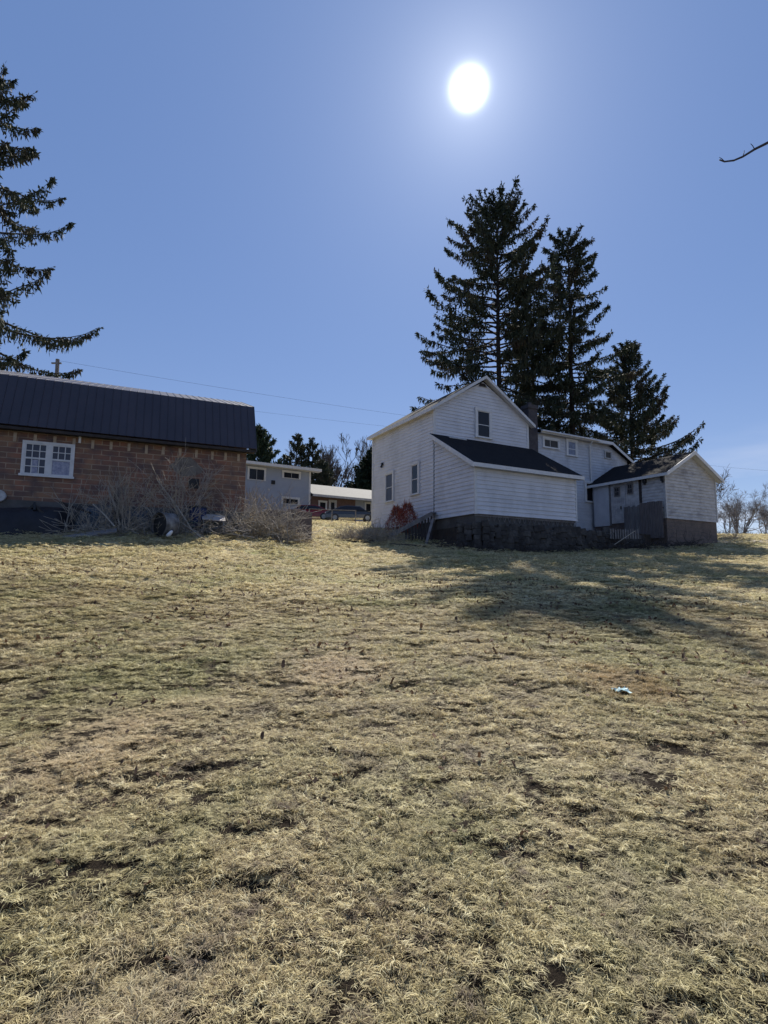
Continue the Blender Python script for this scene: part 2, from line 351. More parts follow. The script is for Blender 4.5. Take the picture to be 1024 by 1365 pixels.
def scatter(name, pts, rot, scl, coll, kindlabel):
    me = bpy.data.meshes.new(name); me.vertices.add(len(pts)); me.vertices.foreach_set('co', pts.astype(np.float32).ravel())
    a = me.attributes.new('rot','FLOAT_VECTOR','POINT'); a.data.foreach_set('vector', rot.astype(np.float32).ravel())
    a = me.attributes.new('scl','FLOAT_VECTOR','POINT'); a.data.foreach_set('vector', scl.astype(np.float32).ravel())
    o = bpy.data.objects.new(name, me); COL.objects.link(o)
    ng = bpy.data.node_groups.new(name+'_nodes','GeometryNodeTree')
    ng.interface.new_socket('Geometry', in_out='INPUT', socket_type='NodeSocketGeometry'); ng.interface.new_socket('Geometry', in_out='OUTPUT', socket_type='NodeSocketGeometry')
    N = ng.nodes; L = ng.links; gi = N.new('NodeGroupInput'); go = N.new('NodeGroupOutput')
    ci = N.new('GeometryNodeCollectionInfo'); ci.inputs['Collection'].default_value = coll; ci.inputs['Separate Children'].default_value = True; ci.inputs['Reset Children'].default_value = True
    ip = N.new('GeometryNodeInstanceOnPoints'); ip.inputs['Pick Instance'].default_value = True
    def na(nm):
        n = N.new('GeometryNodeInputNamedAttribute'); n.data_type = 'FLOAT_VECTOR'; n.inputs['Name'].default_value = nm; return n.outputs[0]
    mtp = N.new('GeometryNodeMeshToPoints'); L.new(gi.outputs[0], mtp.inputs[0]); L.new(mtp.outputs[0], ip.inputs['Points'])
    L.new(ci.outputs[0], ip.inputs['Instance']); L.new(na('scl'), ip.inputs['Scale'])
    try:
        e2r = N.new('FunctionNodeEulerToRotation'); L.new(na('rot'), e2r.inputs[0]); L.new(e2r.outputs[0], ip.inputs['Rotation'])
    except Exception: L.new(na('rot'), ip.inputs['Rotation'])
    L.new(ip.outputs[0], go.inputs[0])
    md = o.modifiers.new('scatter','NODES'); md.node_group = ng
    props(o, kind='stuff', **kindlabel)
    return o
rg = np.random.default_rng(8)
def sow(d0, d1, dens, hw=.92):
    A = hw*(d1*d1-d0*d0); n = int(A*dens)
    y = np.sqrt(rg.uniform(d0*d0, d1*d1, n)); x = rg.uniform(-1,1,n)*hw*y
    return x, y
def slope_rot(x, y):
    e = .25; dx = (G(x+e,y)-G(x-e,y))/(2*e); dy = (G(x,y+e)-G(x,y-e))/(2*e)
    return np.arctan(dy), -np.arctan(dx)
def keep_density(x, y, thr=.41):
    d = fbm(x, y, .11, 2, 21)*.78 + fbm(x, y, .6, 2, 31)*.22
    return d > thr - rg.random(len(x))*.10
def blocked(x, y):   # nothing grows inside the buildings
    b = np.zeros(len(x), bool)
    for fr, u0, u1, v0, v1 in FOOT:
        dx = x-fr.o[0]; dy = y-fr.o[1]; u = dx*fr.A[0]+dy*fr.A[1]; v = dx*fr.B[0]+dy*fr.B[1]
        b |= (u > u0) & (u < u1) & (v > v0) & (v < v1)
    return b

# frames of the buildings
H = Frame(633.5, 684.3, 27, 28.3)
SH = Frame(889, 690, 31.5, 28.3)
BN = Frame(325, 700, 22.6, 24)
FOOT = [(H,-.2,17,0,14), (SH,0,5,0,6), (BN,-16,0,0,9)]
def grass():
    P, R, SC = [], [], []
    for d0, d1, dens, s in ((1.0,3.2,160,.70),(3.2,6,100,.85),(6,11,60,1.1)):
        x, y = sow(d0, d1, dens); k = keep_density(x, y); x, y = x[k], y[k]
        tx_, ty_ = sow(d0, d1, dens*.75); n_t = len(tx_); x = np.concatenate([x,tx_]); y = np.concatenate([y,ty_])
        rx, ry = slope_rot(x, y); n = len(x)
        P.append(np.stack([x,y,G(x,y)],1)); R.append(np.stack([rx,ry,rg.uniform(0,6.28,n)],1))
        q = s*rg.uniform(.7,1.25,n); h = rg.uniform(.4,1.0,n)*(.6+.7*fbm(x,y,1.6,2,77)); h[-n_t:] *= .34; q[-n_t:] *= .8; SC.append(np.stack([q,q,q*h],1))
    scatter('grass', np.concatenate(P), np.concatenate(R), np.concatenate(SC), gcol, dict(label='short matted straw and olive lawn grass in the foreground', cat='grass'))
    P, R, SC = [], [], []
    for d0, d1, dens, s in ((11,18,22,1.1),(18,30,10,1.5),(30,62,3,2.2)):
        x, y = sow(d0, d1, dens, .85); k = keep_density(x, y, .30) & ~blocked(x, y); x, y = x[k], y[k]
        rx, ry = slope_rot(x, y); n = len(x)
        P.append(np.stack([x,y,G(x,y)],1)); R.append(np.stack([rx,ry,rg.uniform(0,6.28,n)],1))
        q = s*rg.uniform(.7,1.25,n); SC.append(np.stack([q,q,q*rg.uniform(.4,.9,n)/s**.5],1))
    scatter('grass', np.concatenate(P), np.concatenate(R), np.concatenate(SC), gcol2, dict(label='sunlit dry lawn grass running up the slope to the houses', cat='grass'))
    # fallen leaves
    x, y = sow(1.2, 16, 30); n = len(x); cl = (fbm(x,y,.7,2,44) > .57) | (~keep_density(x, y, .44) & (rg.random(n) < .5)); x, y = x[cl], y[cl]; n = len(x); z = G(x,y)+rg.uniform(.01,.035,n)
    a = rg.uniform(0,6.28,n); s = rg.uniform(.008,.022,n)*np.clip(y/3.5,.75,2); V = []; t = rg.normal(0,.6,(n,2))
    for px, py, pz in ((-1,0,.5),(-.3,.6,0),(.5,.45,.75),(1.3,0,.2),(.6,-.5,.8),(-.4,-.5,.1)):
        X = px*np.cos(a)-py*np.sin(a); Y = px*np.sin(a)+py*np.cos(a)
        V.append(np.stack([x+s*X, y+s*Y, z+s*(pz+X*t[:,0]+Y*t[:,1])],1))
    V = np.stack(V,1).reshape(-1,3); f = np.arange(len(V)).reshape(-1,6)
    props(np_mesh('fallen_leaves', V, f, m_leaf), label='dark curled fallen leaves caught in the foreground grass', cat='leaves', kind='stuff')
grass()

# ---------------------------------------------------------------- house parts
def clip_row(poly, z):                    # interval of a convex polygon at height z
    xs = []
    for i in range(len(poly)):
        (x0,z0),(x1,z1) = poly[i], poly[(i+1)%len(poly)]
        if (z0-z)*(z1-z) <= 0 and z0 != z1: xs.append(x0+(x1-x0)*(z-z0)/(z1-z0))
    return (min(xs), max(xs)) if len(xs) > 1 else None
def siding(name, Fn, poly, mat, parent, lap=.20, out=.028):
    mb = MB(); zs = [p[1] for p in poly]; z0 = min(zs); z1 = max(zs); z = z0+1e-4
    while z < z1-1e-3:
        zt = min(z+lap, z1-1e-4); a = clip_row(poly, z); b = clip_row(poly, zt)
        if a and b:
            jit = random.uniform(0,.005)
            mb.face([Fn(a[0],z,out+jit),Fn(a[1],z,out+jit),Fn(b[1],zt,.003),Fn(b[0],zt,.003)])
            mb.face([Fn(a[0],z,0),Fn(a[1],z,0),Fn(a[1],z,out+jit),Fn(a[0],z,out+jit)])
        z = zt
    return mb.build(name, mat, parent)
def window(Fn, s0, s1, z0, z1, parent, fmat, pmat, bar_z=(), bar_s=(), fw=.06, pmat2=None, label=None, name='window', sill=True):
    F0 = Fn; Fn = lambda s,z,o: F0(s,z,o+.034)
    w = MB(); o0, o1 = -.034, .055
    w.bf(Fn,s0-fw,s0,z0-.02,z1,o0,o1); w.bf(Fn,s1,s1+fw,z0-.02,z1,o0,o1); w.bf(Fn,s0-fw-.02,s1+fw+.02,z1,z1+fw*1.15,o0,o1+.012)
    if sill: w.bf(Fn,s0-fw-.03,s1+fw+.03,z0-.07,z0-.0205,o0,o1+.03)
    W = w.build(name, fmat, parent)
    if label: W['label'] = label
    MB().bf(Fn,s0+.002,s1-.002,z0-.019,z1-.001,-.03,.012).build('pane', pmat, W)
    sb = MB(); m = .04
    sb.bf(Fn,s0,s0+m,z0-.02,z1,.013,.038); sb.bf(Fn,s1-m,s1,z0-.02,z1,.013,.038); sb.bf(Fn,s0+m,s1-m,z1-m,z1,.013,.036); sb.bf(Fn,s0+m,s1-m,z0-.02,z0+m,.013,.036)
    for z in bar_z: sb.bf(Fn,s0+m,s1-m,z-.02,z+.02,.013,.034)
    for s in bar_s: sb.bf(Fn,s-.012,s+.012,z0+m,z1-m,.0125,.030)
    sb.build('sash', fmat, W)
    return W

# ================================================================ main house
def house():
    E0 = empty('farmhouse', (H.o[0],H.o[1],0), H.ang, label='white clapboard farmhouse with steep front gable, low lean-to and upstairs rear wing', cat='house')
    V1, V2, W = 3.71, 11.25, 7.1
    zb = 4.70; ze = 10.9
    Ff = lambda v: (lambda s,z,o: (s, v-o, z))
    Fl = lambda u: (lambda s,z,o: (u-o, s, z))
    Fr_ = lambda u: (lambda s,z,o: (u+o, s, z))
    apx = 13.55; mid = W/2+.02
    # main block core walls
    c = MB()
    A = [(0,V1,zb-.1),(W,V1,zb-.1),(W,V1,11.15),(mid,V1,apx-.32),(0,V1,11.15)]
    B = [(x,V2,z) for x,_,z in A]
    c.face(A); c.face(B[::-1])
    for i in range(5): c.face([A[i],B[i],B[(i+1)%5],A[(i+1)%5]])
    wall = c.build('wall', m_siding, E0)
    siding('gable_siding', Ff(V1), [(0,9.3),(W,9.3),(W,11.2),(mid,apx-.3),(0,11.2)], m_siding, E0)
    siding('side_siding', Fl(0), [(V1+.005,zb),(V2,zb+.3),(V2,11.1),(V1+.005,11.1)], m_siding, E0, lap=.205)
    # corner boards
    cb = MB(); cb.bf(Fl(0),V2-.16,V2+.02,zb+.2,11.1,.0,.04); cb.build('corner_board', m_trim, E0)
    cb = MB(); cb.box((-.041,V1-.041,9.35),(.14,V1-.001,11.1)); cb.build('corner_board', m_trim, E0)
    cb = MB(); cb.box((W-.14,V1-.043,9.35),(W+.02,V1-.001,11.1)); cb.build('corner_board', m_trim, E0)
    # main roof
    ov = .32; sl = (apx-11.15)/(mid)    # slope
    zl = 11.15-ov*sl+.12; r = MB()
    T = apx+.03
    r.slab([(-ov,V1-ov,zl),(mid,V1-ov,T),(mid,V2+ov,T),(-ov,V2+ov,zl)], .09)
    r.slab([(mid,V1-ov,T),(W+ov,V1-ov,zl),(W+ov,V2+ov,zl),(mid,V2+ov,T)], .09)
    roof = r.build('roof', m_shing, E0)
    f = MB()   # rake boards and eave fascia, flush underneath the shingles
    for a, b in (((-ov,zl),(mid,T)),((W+ov,zl),(mid,T))):
        p0 = Vector((a[0],V1-ov-.03,a[1]-.13)); p1 = Vector((b[0],V1-ov-.03,b[1]-.13))
        f.hexa([p0+Vector((0,0,-.07)),p1+Vector((0,0,-.07)),p1+Vector((0,.029,-.07)),p0+Vector((0,.029,-.07)),p0+Vector((0,0,.12)),p1+Vector((0,0,.12)),p1+Vector((0,.029,.12)),p0+Vector((0,.029,.12))])
    f.box((-ov-.03,V1-ov,zl-.22),(-ov-.002,V2+ov,zl-.02)); f.build('rake_board', m_trim, roof)
    s = MB(); s.hexa([(-ov,V1-ov+.002,zl-.16),(0,V1-ov+.002,zl-.14),(0,V2+ov,zl-.14),(-ov,V2+ov,zl-.16),(-ov,V1-ov+.002,zl-.13),(0,V1-ov+.002,zl-.11),(0,V2+ov,zl-.11),(-ov,V2+ov,zl-.13)])
    s.build('soffit', m_trim, roof)
    for a,b in (((-ov+.02,zl),(mid,T)),((W+ov-.02,zl),(mid,T))):
        s = MB(); q=[(a[0],V1-ov+.003,a[1]-.15),(b[0],V1-ov+.003,b[1]-.15),(b[0],V1+.06,b[1]-.15),(a[0],V1+.06,a[1]-.15)]; s.hexa(q+[(x,y,z+.03) for x,y,z in q]); s.build('soffit', m_trim, roof)
    # gable window and vent
    u0, zt = H.v(635.5,547.5,V1); u1, zb_ = H.v(652,584.5,V1)
    window(Ff(V1-.02), u0, u1, zb_, zt, E0, m_trim, m_pane, bar_z=((zt+zb_)/2-.05,), fw=.16)
    vu, vz = H.v(643,513.5,V1); v = MB()
    for k in range(4): v.bf(Ff(V1-.025),vu-.26+.03*k,vu+.26-.03*k,vz-.08+.045*k,vz-.05+.045*k,.0,.05)
    v.bf(Ff(V1-.02),vu-.29,vu+.29,vz-.105,vz-.0815,0,.06); v.build('gable_vent', m_dkwood, E0)
    # side windows
    a0, b1 = H.u(516,633.5); a1, b0 = H.u(524.5,667)
    window(Fl(-.02), min(a0,a1), max(a0,a1), b0, b1, E0, m_trim, m_pane2, bar_z=((b0+b1)/2,), fw=.15)
    a0, b1 = H.u(550.5,621); a1, b0 = H.u(558.5,657.5)
    window(Fl(-.02), min(a0,a1), max(a0,a1), b0, b1, E0, m_trim, m_pane, fw=.16, bar_z=((b0+b1)/2,))
    a, b = H.u(511,620); lm = MB(); lm.bf(Fl(-.02),a-.07,a+.07,b-.02,b+.14,0,.12); lm.tube([(-.1,a,b-.02),(-.16,a,b-.16)],[.05,.09],8); lm.build('wall_lamp', m_dark, E0)
    # lean-to
    zlt, zle = 9.52, 7.22
    LW = W-.02
    prof = [(0,zb),(V1,zb),(V1,zlt-.16),(0,zle+.03)]
    c = MB(); A = [(0.03,y+.03 if y==0 else y-.005,z) for y,z in prof]; B = [(LW-.03,y,z) for _,y,z in A]
    c.face(A); c.face(B[::-1])
    for i in range(4): c.face([A[i],B[i],B[(i+1)%4],A[(i+1)%4]])
    c.build('lean_to_wall', m_siding, E0)
    lf = siding('lean_to_siding', Ff(.03), [(.03,zb),(LW,zb),(LW,zle),(.03,zle)], m_siding, E0, lap=.215, out=.036)
    ls = siding('lean_to_siding', Fl(.03), [(0.03,zb),(V1-.01,zb),(V1-.01,zlt-.16),(0.03,zle+.03)], m_siding, E0, lap=.215, out=.036)
    cb = MB(); cb.box((-.008,-.012,zb-.02),(.13,.10,zle)); cb.build('corner_board', m_trim, E0)
    cb = MB(); cb.box((LW-.06,-.015,zb-.02),(LW+.03,.10,zle)); cb.build('corner_board', m_trim, E0)
    cb = MB(); cb.box((-.012,V1-.07,zb-.2),(.02,V1+.003,zlt-.5)); cb.build('dark_seam', m_grmetal, E0)
    r = MB(); r.slab([(-.3,-.3,zle),(W+.28,-.3,zle),(W+.28,V1-.03,zlt+.05),(-.3,V1-.03,zlt+.05)], .06)
    lr = r.build('lean_to_roof', m_shing, E0)
    f = MB(); f.box((-.3,-.34,zle-.21),(W+.28,-.302,zle-.01))
    for u in (-.33, W+.282):
        f.hexa([(u,-.34,zle-.27),(u+.028,-.34,zle-.27),(u+.028,V1-.05,zlt-.2),(u,V1-.05,zlt-.2),(u,-.34,zle-.02),(u+.028,-.34,zle-.02),(u+.028,V1-.05,zlt+.03),(u,V1-.05,zlt+.03)])
    f.build('fascia', m_trim, lr)
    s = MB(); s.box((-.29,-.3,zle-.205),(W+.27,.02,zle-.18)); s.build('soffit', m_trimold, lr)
    fl = MB(); fl.hexa([(.9,V1-.045,zlt-.0),(2.1,V1-.045,zlt-.0),(2.1,V1-.3,zlt-.11),(.9,V1-.3,zlt-.11),(.9,V1-.045,zlt+.07),(2.1,V1-.045,zlt+.07),(2.1,V1-.3,zlt-.06),(.9,V1-.3,zlt-.06)])
    fl.build('flashing', m_trimold, lr)
    # foundation and skirt
    f = MB(); f.box((.12,.15,1.5),(LW-.1,V1,zb-.003)); f.build('foundation', m_conc, E0)
    f = MB(); f.box((.10,V1+.02,2.0),(W-.05,V2-.05,zb+.01)); f.build('foundation', m_conc, E0)
    sk = MB()
    n = 19
    for i in range(n):
        u = .9+i*(LW-1.0)/(n-1)
        sk.bar((u-.09,.06,zb-.10),(u,.06,zb-.34),.035,.02); sk.bar((u+.09,.055,zb-.10),(u+.01,.055,zb-.34),.03,.02)
    sk.build('lattice_skirt', m_wood, E0)
    sk = MB(); sk.box((.05,.10,zb-.12),(LW-.02,.145,zb-.004)); sk.build('sill_beam', m_wood, E0)
    # chimney against the right corner
    c0, _ = H.v(705.5,560,V1); c1, zt = H.v(720,541,V1)
    c = MB(); c.box((W+.10,V1+.02,zb),(W+.10+.75,V1+.75,zt)); c.box((W+.05,V1-.03,zt-.28),(W+.90,V1+.80,zt-.12)); ch = c.build('chimney', m_chim, E0, bevel=.01)
    cc = MB(); cc.tube([(W+.48,V1+.36,zt-.01),(W+.48,V1+.36,zt+.2)],.15,10); cc.build('flue', m_chim, ch)
    # rear wing, its front wall in line with the gable wall
    wu1, uz = H.v(815,590,V1); rk, rz = H.v(843,618,V1); eL = 10.86
    wl = W+.02; uR = wu1-.35; uE = rk-.45
    poly = [(wl,4.6),(uE,4.6),(uE,rz+.15),(uR,eL-.1),(wl,eL-.1)]
    c = MB(); A = [(u,V1+.10,z) for u,z in poly]; B = [(u,V1+6.8,z) for u,z in poly]
    c.face(A); c.face(B[::-1])
    for i in range(5): c.face([A[i],B[i],B[(i+1)%5],A[(i+1)%5]])
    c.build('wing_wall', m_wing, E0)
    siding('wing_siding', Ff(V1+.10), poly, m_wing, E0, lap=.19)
    r = MB(); y0 = V1-.25; ru = uR+.15; eave=eL+.02
    r.slab([(wl+.9,y0,eave),(ru,y0,eave),(ru,V1+4.2,eave+1.55),(wl+.9,V1+4.2,eave+1.55)], .09)
    r.slab([(wl+.9,V1+4.2,eave+1.55),(ru,V1+4.2,eave+1.55),(ru,V1+7.2,eave+.2),(wl+.9,V1+7.2,eave+.2)], .09)
    wr = r.build('wing_roof', m_shing2, E0)
    r = MB(); r.slab([(ru+.002,y0,eave),(rk,y0,rz),(rk,V1+7.2,rz),(ru+.002,V1+7.2,eave)], .08); r.build('wing_roof', m_shing2, E0)
    f = MB(); f.box((wl+.85,y0-.035,eave-.21),(ru+.02,y0-.002,eave-.01))
    p0 = Vector((ru+.02,y0-.03,eave-.11)); p1 = Vector((rk,y0-.03,rz-.11)); q = Vector((0,.028,0)); h = Vector((0,0,.10))
    f.hexa([p0-h,p1-h,p1+q-h,p0+q-h,p0+h,p1+h,p1+q+h,p0+q+h]); f.build('rake_board', m_trim, wr)
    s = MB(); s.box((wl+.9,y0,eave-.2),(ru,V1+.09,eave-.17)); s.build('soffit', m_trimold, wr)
    gt = MB(); gt.tube([(wl+.85,y0-.11,eave-.09),(ru-1.4,y0-.11,eave-.12)],.065,8); gt.build('gutter', m_trim, wr)
    def wwin(x0,y0_,x1,y1,**k):
        u0,z1 = H.v(x0,y0_,V1+.08); u1,z0 = H.v(x1,y1,V1+.08); return window(Ff(V1+.08), u0,u1,z0,z1,E0,m_trim,**k)
    wwin(724.5,585,743.5,598.5,pmat=m_screen,fw=.12,bar_s=(9.0,),label='wide dark upstairs window beside the chimney')
    w = wwin(756,588,767,608,pmat=m_curtain,fw=.14,bar_z=(10.0,),label='narrow upstairs window with pale curtains')
    wwin(780.5,644,790,669,pmat=m_pane,fw=.13)
    vu0,vz1 = H.v(806,602,V1+.08); vu1,vz0 = H.v(814,612,V1+.08)
    window(Ff(V1+.08),vu0,vu1,vz0,vz1,E0,m_trimold,m_screen,fw=.05,sill=False,label='small boarded window under the wing rake')
    du,dz = H.v(787,594,V1-.05); d = MB(); db = 7.75
    d.tube([(du-.05,V1-.3,eave-.15),(du-.02,V1-.02,eave-.5),(du,V1-.02,db+.2),(du+.05,V1-.12,db)],.05,8); d.build('downspout', m_trim, E0, smooth=True)
    f = MB(); f.box((wl,V1+.12,2.5),(uE,V1+6.7,4.6)); f.build('foundation', m_conc, E0)
house()

# ================================================================ shed at the right end
def shed():
    W = 4.98; D = 5.15; ze = 7.75; za = 9.20; mid = W/2-.02; zb = SH.z0-.02
    E0 = empty('white_shed', (SH.o[0],SH.o[1],0), SH.ang, label='weathered white gabled shed on a block base, right of the farmhouse', cat='shed')
    Ff = lambda s,z,o: (s, -o, z)
    Fl = lambda s,z,o: (-o, s, z)
    c = MB(); poly = [(0.0,zb),(W,zb),(W,ze+.05),(mid,za-.12),(0,ze+.05)]
    A = [(u,.03,z) for u,z in poly]; A = [(max(.03,min(W-.03,u)),v,z) for u,v,z in A]; B = [(u,D,z) for u,_,z in A]; c.face(A); c.face(B[::-1])
    for i in range(5): c.face([A[i],B[i],B[(i+1)%5],A[(i+1)%5]])
    c.build('wall', m_sideold, E0)
    siding('gable_siding', lambda s,z,o: (s,.03-o,z), poly, m_sideold, E0, lap=.19, out=.036)
    siding('side_siding', lambda s,z,o: (.03-o,s,z), [(.03,6.05),(1.55,6.05),(1.55,ze),(.03,ze)], m_sideold, E0, lap=.19, out=.036)
    cb = MB(); cb.box((-.02,-.015,zb),(.10,.028,ze)); cb.box((-.02,.0285,zb),(.005,.12,ze)); cb.build('corner_board', m_trimold, E0)
    cb = MB(); cb.box((W-.10,-.018,zb),(W+.02,.028,ze)); cb.build('corner_board', m_trimold, E0)
    # side wall cladding: plain boards and door pair
    b = MB(); b.bf(Fl,1.56,1.72,5.2,ze-.02,-.03,.03); b.build('door_post', m_dkwood, E0)
    d = MB()
    for k in range(6): d.bf(Fl,1.74+k*.155,1.74+(k+1)*.155-.012,5.0,ze-.12,-.02,.02)
    D1 = d.build('door', m_sideold, E0)
    d = MB()
    for k in range(7): d.bf(Fl,2.70+k*.155,2.70+(k+1)*.155-.012,5.0,ze-.12,-.02,.018)
    D2 = d.build('door', m_sideold, E0)
    b = MB(); b.bf(Fl,3.80,3.92,4.9,ze-.12,-.03,.035); b.build('door_post', m_wood, E0)
    b = MB(); b.bf(Fl,3.93,D,4.9,ze-.12,-.028,.012); b.build('side_panel', m_wing, E0)
    b = MB(); b.bf(Fl,.12,D,ze-.115,ze+.02,-.02,.012); b.build('frieze_board', m_trimold, E0)
    for px0,py0,px1,py1,P in ((820,650.5,826.5,661,D2),(837,646,844,657.5,D1)):
        s1,z1 = SH.u(px0,py0,-.02); s0,z0 = SH.u(px1,py1,-.02); s0,s1 = min(s0,s1),max(s0,s1)
        window(lambda s,z,o: (-.018-o,s,z), s0,s1,z0,z1,P,m_wood,m_pane,fw=.03,sill=False,bar_s=((s0+s1)/2,),bar_z=((z0+z1)/2,))
    s0,z0 = SH.u(828,677,-.03); h = MB(); h.bf(Fl,s0-.03,s0+.03,z0-.1,z0+.1,.018,.06); h.build('handle', m_dark, D2)
    for px,py in ((860,640),(884,637)):
        s_,z_ = SH.u(px,py,-.03); l = MB(); l.bf(Fl,s_-.10,s_+.10,z_-.18,z_+.14,.02,.17); l.bf(Fl,s_-.06,s_+.06,z_-.28,z_-.18,.05,.14); l.build('wall_lamp', m_dark, E0, bevel=.02)
    # roof
    ov = .3; sl = (za-ze)/mid; zl = ze-ov*sl+.10; T = za+.02; r = MB()
    r.slab([(-ov,-.35,zl),(mid,-.35,T),(mid,D+.6,T),(-ov,D+.6,zl)],.08); r.slab([(mid,-.35,T),(W+ov,-.35,zl),(W+ov,D+.6,zl),(mid,D+.6,T)],.08)
    rf = r.build('roof', m_shing, E0); f = MB()
    for a,b in (((-ov,zl),(mid,T)),((W+ov,zl),(mid,T))):
        p0=Vector((a[0],-.385,a[1]-.10)); p1=Vector((b[0],-.385,b[1]-.10)); q=Vector((0,.032,0)); h=Vector((0,0,.11))
        f.hexa([p0-h,p1-h,p1+q-h,p0+q-h,p0+h,p1+h,p1+q+h,p0+q+h])
    f.box((-ov-.03,-.35,zl-.19),(-ov-.002,D+.6,zl-.02)); f.build('rake_board', m_trim, rf)
    for a,b in (((-ov+.02,zl),(mid,T)),((W+ov-.02,zl),(mid,T))):
        s = MB(); q=[(a[0],-.347,a[1]-.13),(b[0],-.347,b[1]-.13),(b[0],.05,b[1]-.13),(a[0],.05,a[1]-.13)]; s.hexa(q+[(x,y,z+.03) for x,y,z in q]); s.build('soffit', m_trim, rf)
    # block base
    f = MB(); f.box((.06,.06,2.4),(W-.05,D,zb-.003)); f.build('block_base', m_block, E0)
    j = MB()
    for k in range(1,6):
        z = zb-.22*k; j.box((.05,.052,z-.008),(W-.045,.07,z+.008))
    j.build('mortar_joints', m_conc, E0)
shed()

# board fence in front of the shed's side wall
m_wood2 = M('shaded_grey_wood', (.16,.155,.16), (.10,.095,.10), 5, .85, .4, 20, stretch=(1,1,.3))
def board_fence():
    E0 = empty('board_fence', (SH.o[0],SH.o[1],0), SH.ang, label='low fence of weathered red-brown vertical boards beside the shed corner', cat='fence')
    Fl = lambda s,z,o: (-o, s, z); k = 0; s = .02
    b = MB(); b2 = MB()
    while s < 2.6:
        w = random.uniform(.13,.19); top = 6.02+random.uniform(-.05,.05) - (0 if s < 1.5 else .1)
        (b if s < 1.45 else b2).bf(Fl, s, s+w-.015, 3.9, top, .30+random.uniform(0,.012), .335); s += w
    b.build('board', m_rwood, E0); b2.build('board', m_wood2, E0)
    r = MB(); r.bf(Fl,.0,2.6,5.6,5.68,.24,.298); r.bf(Fl,.0,2.6,4.6,4.68,.24,.298); r.build('rail', m_dkwood, E0)
board_fence()

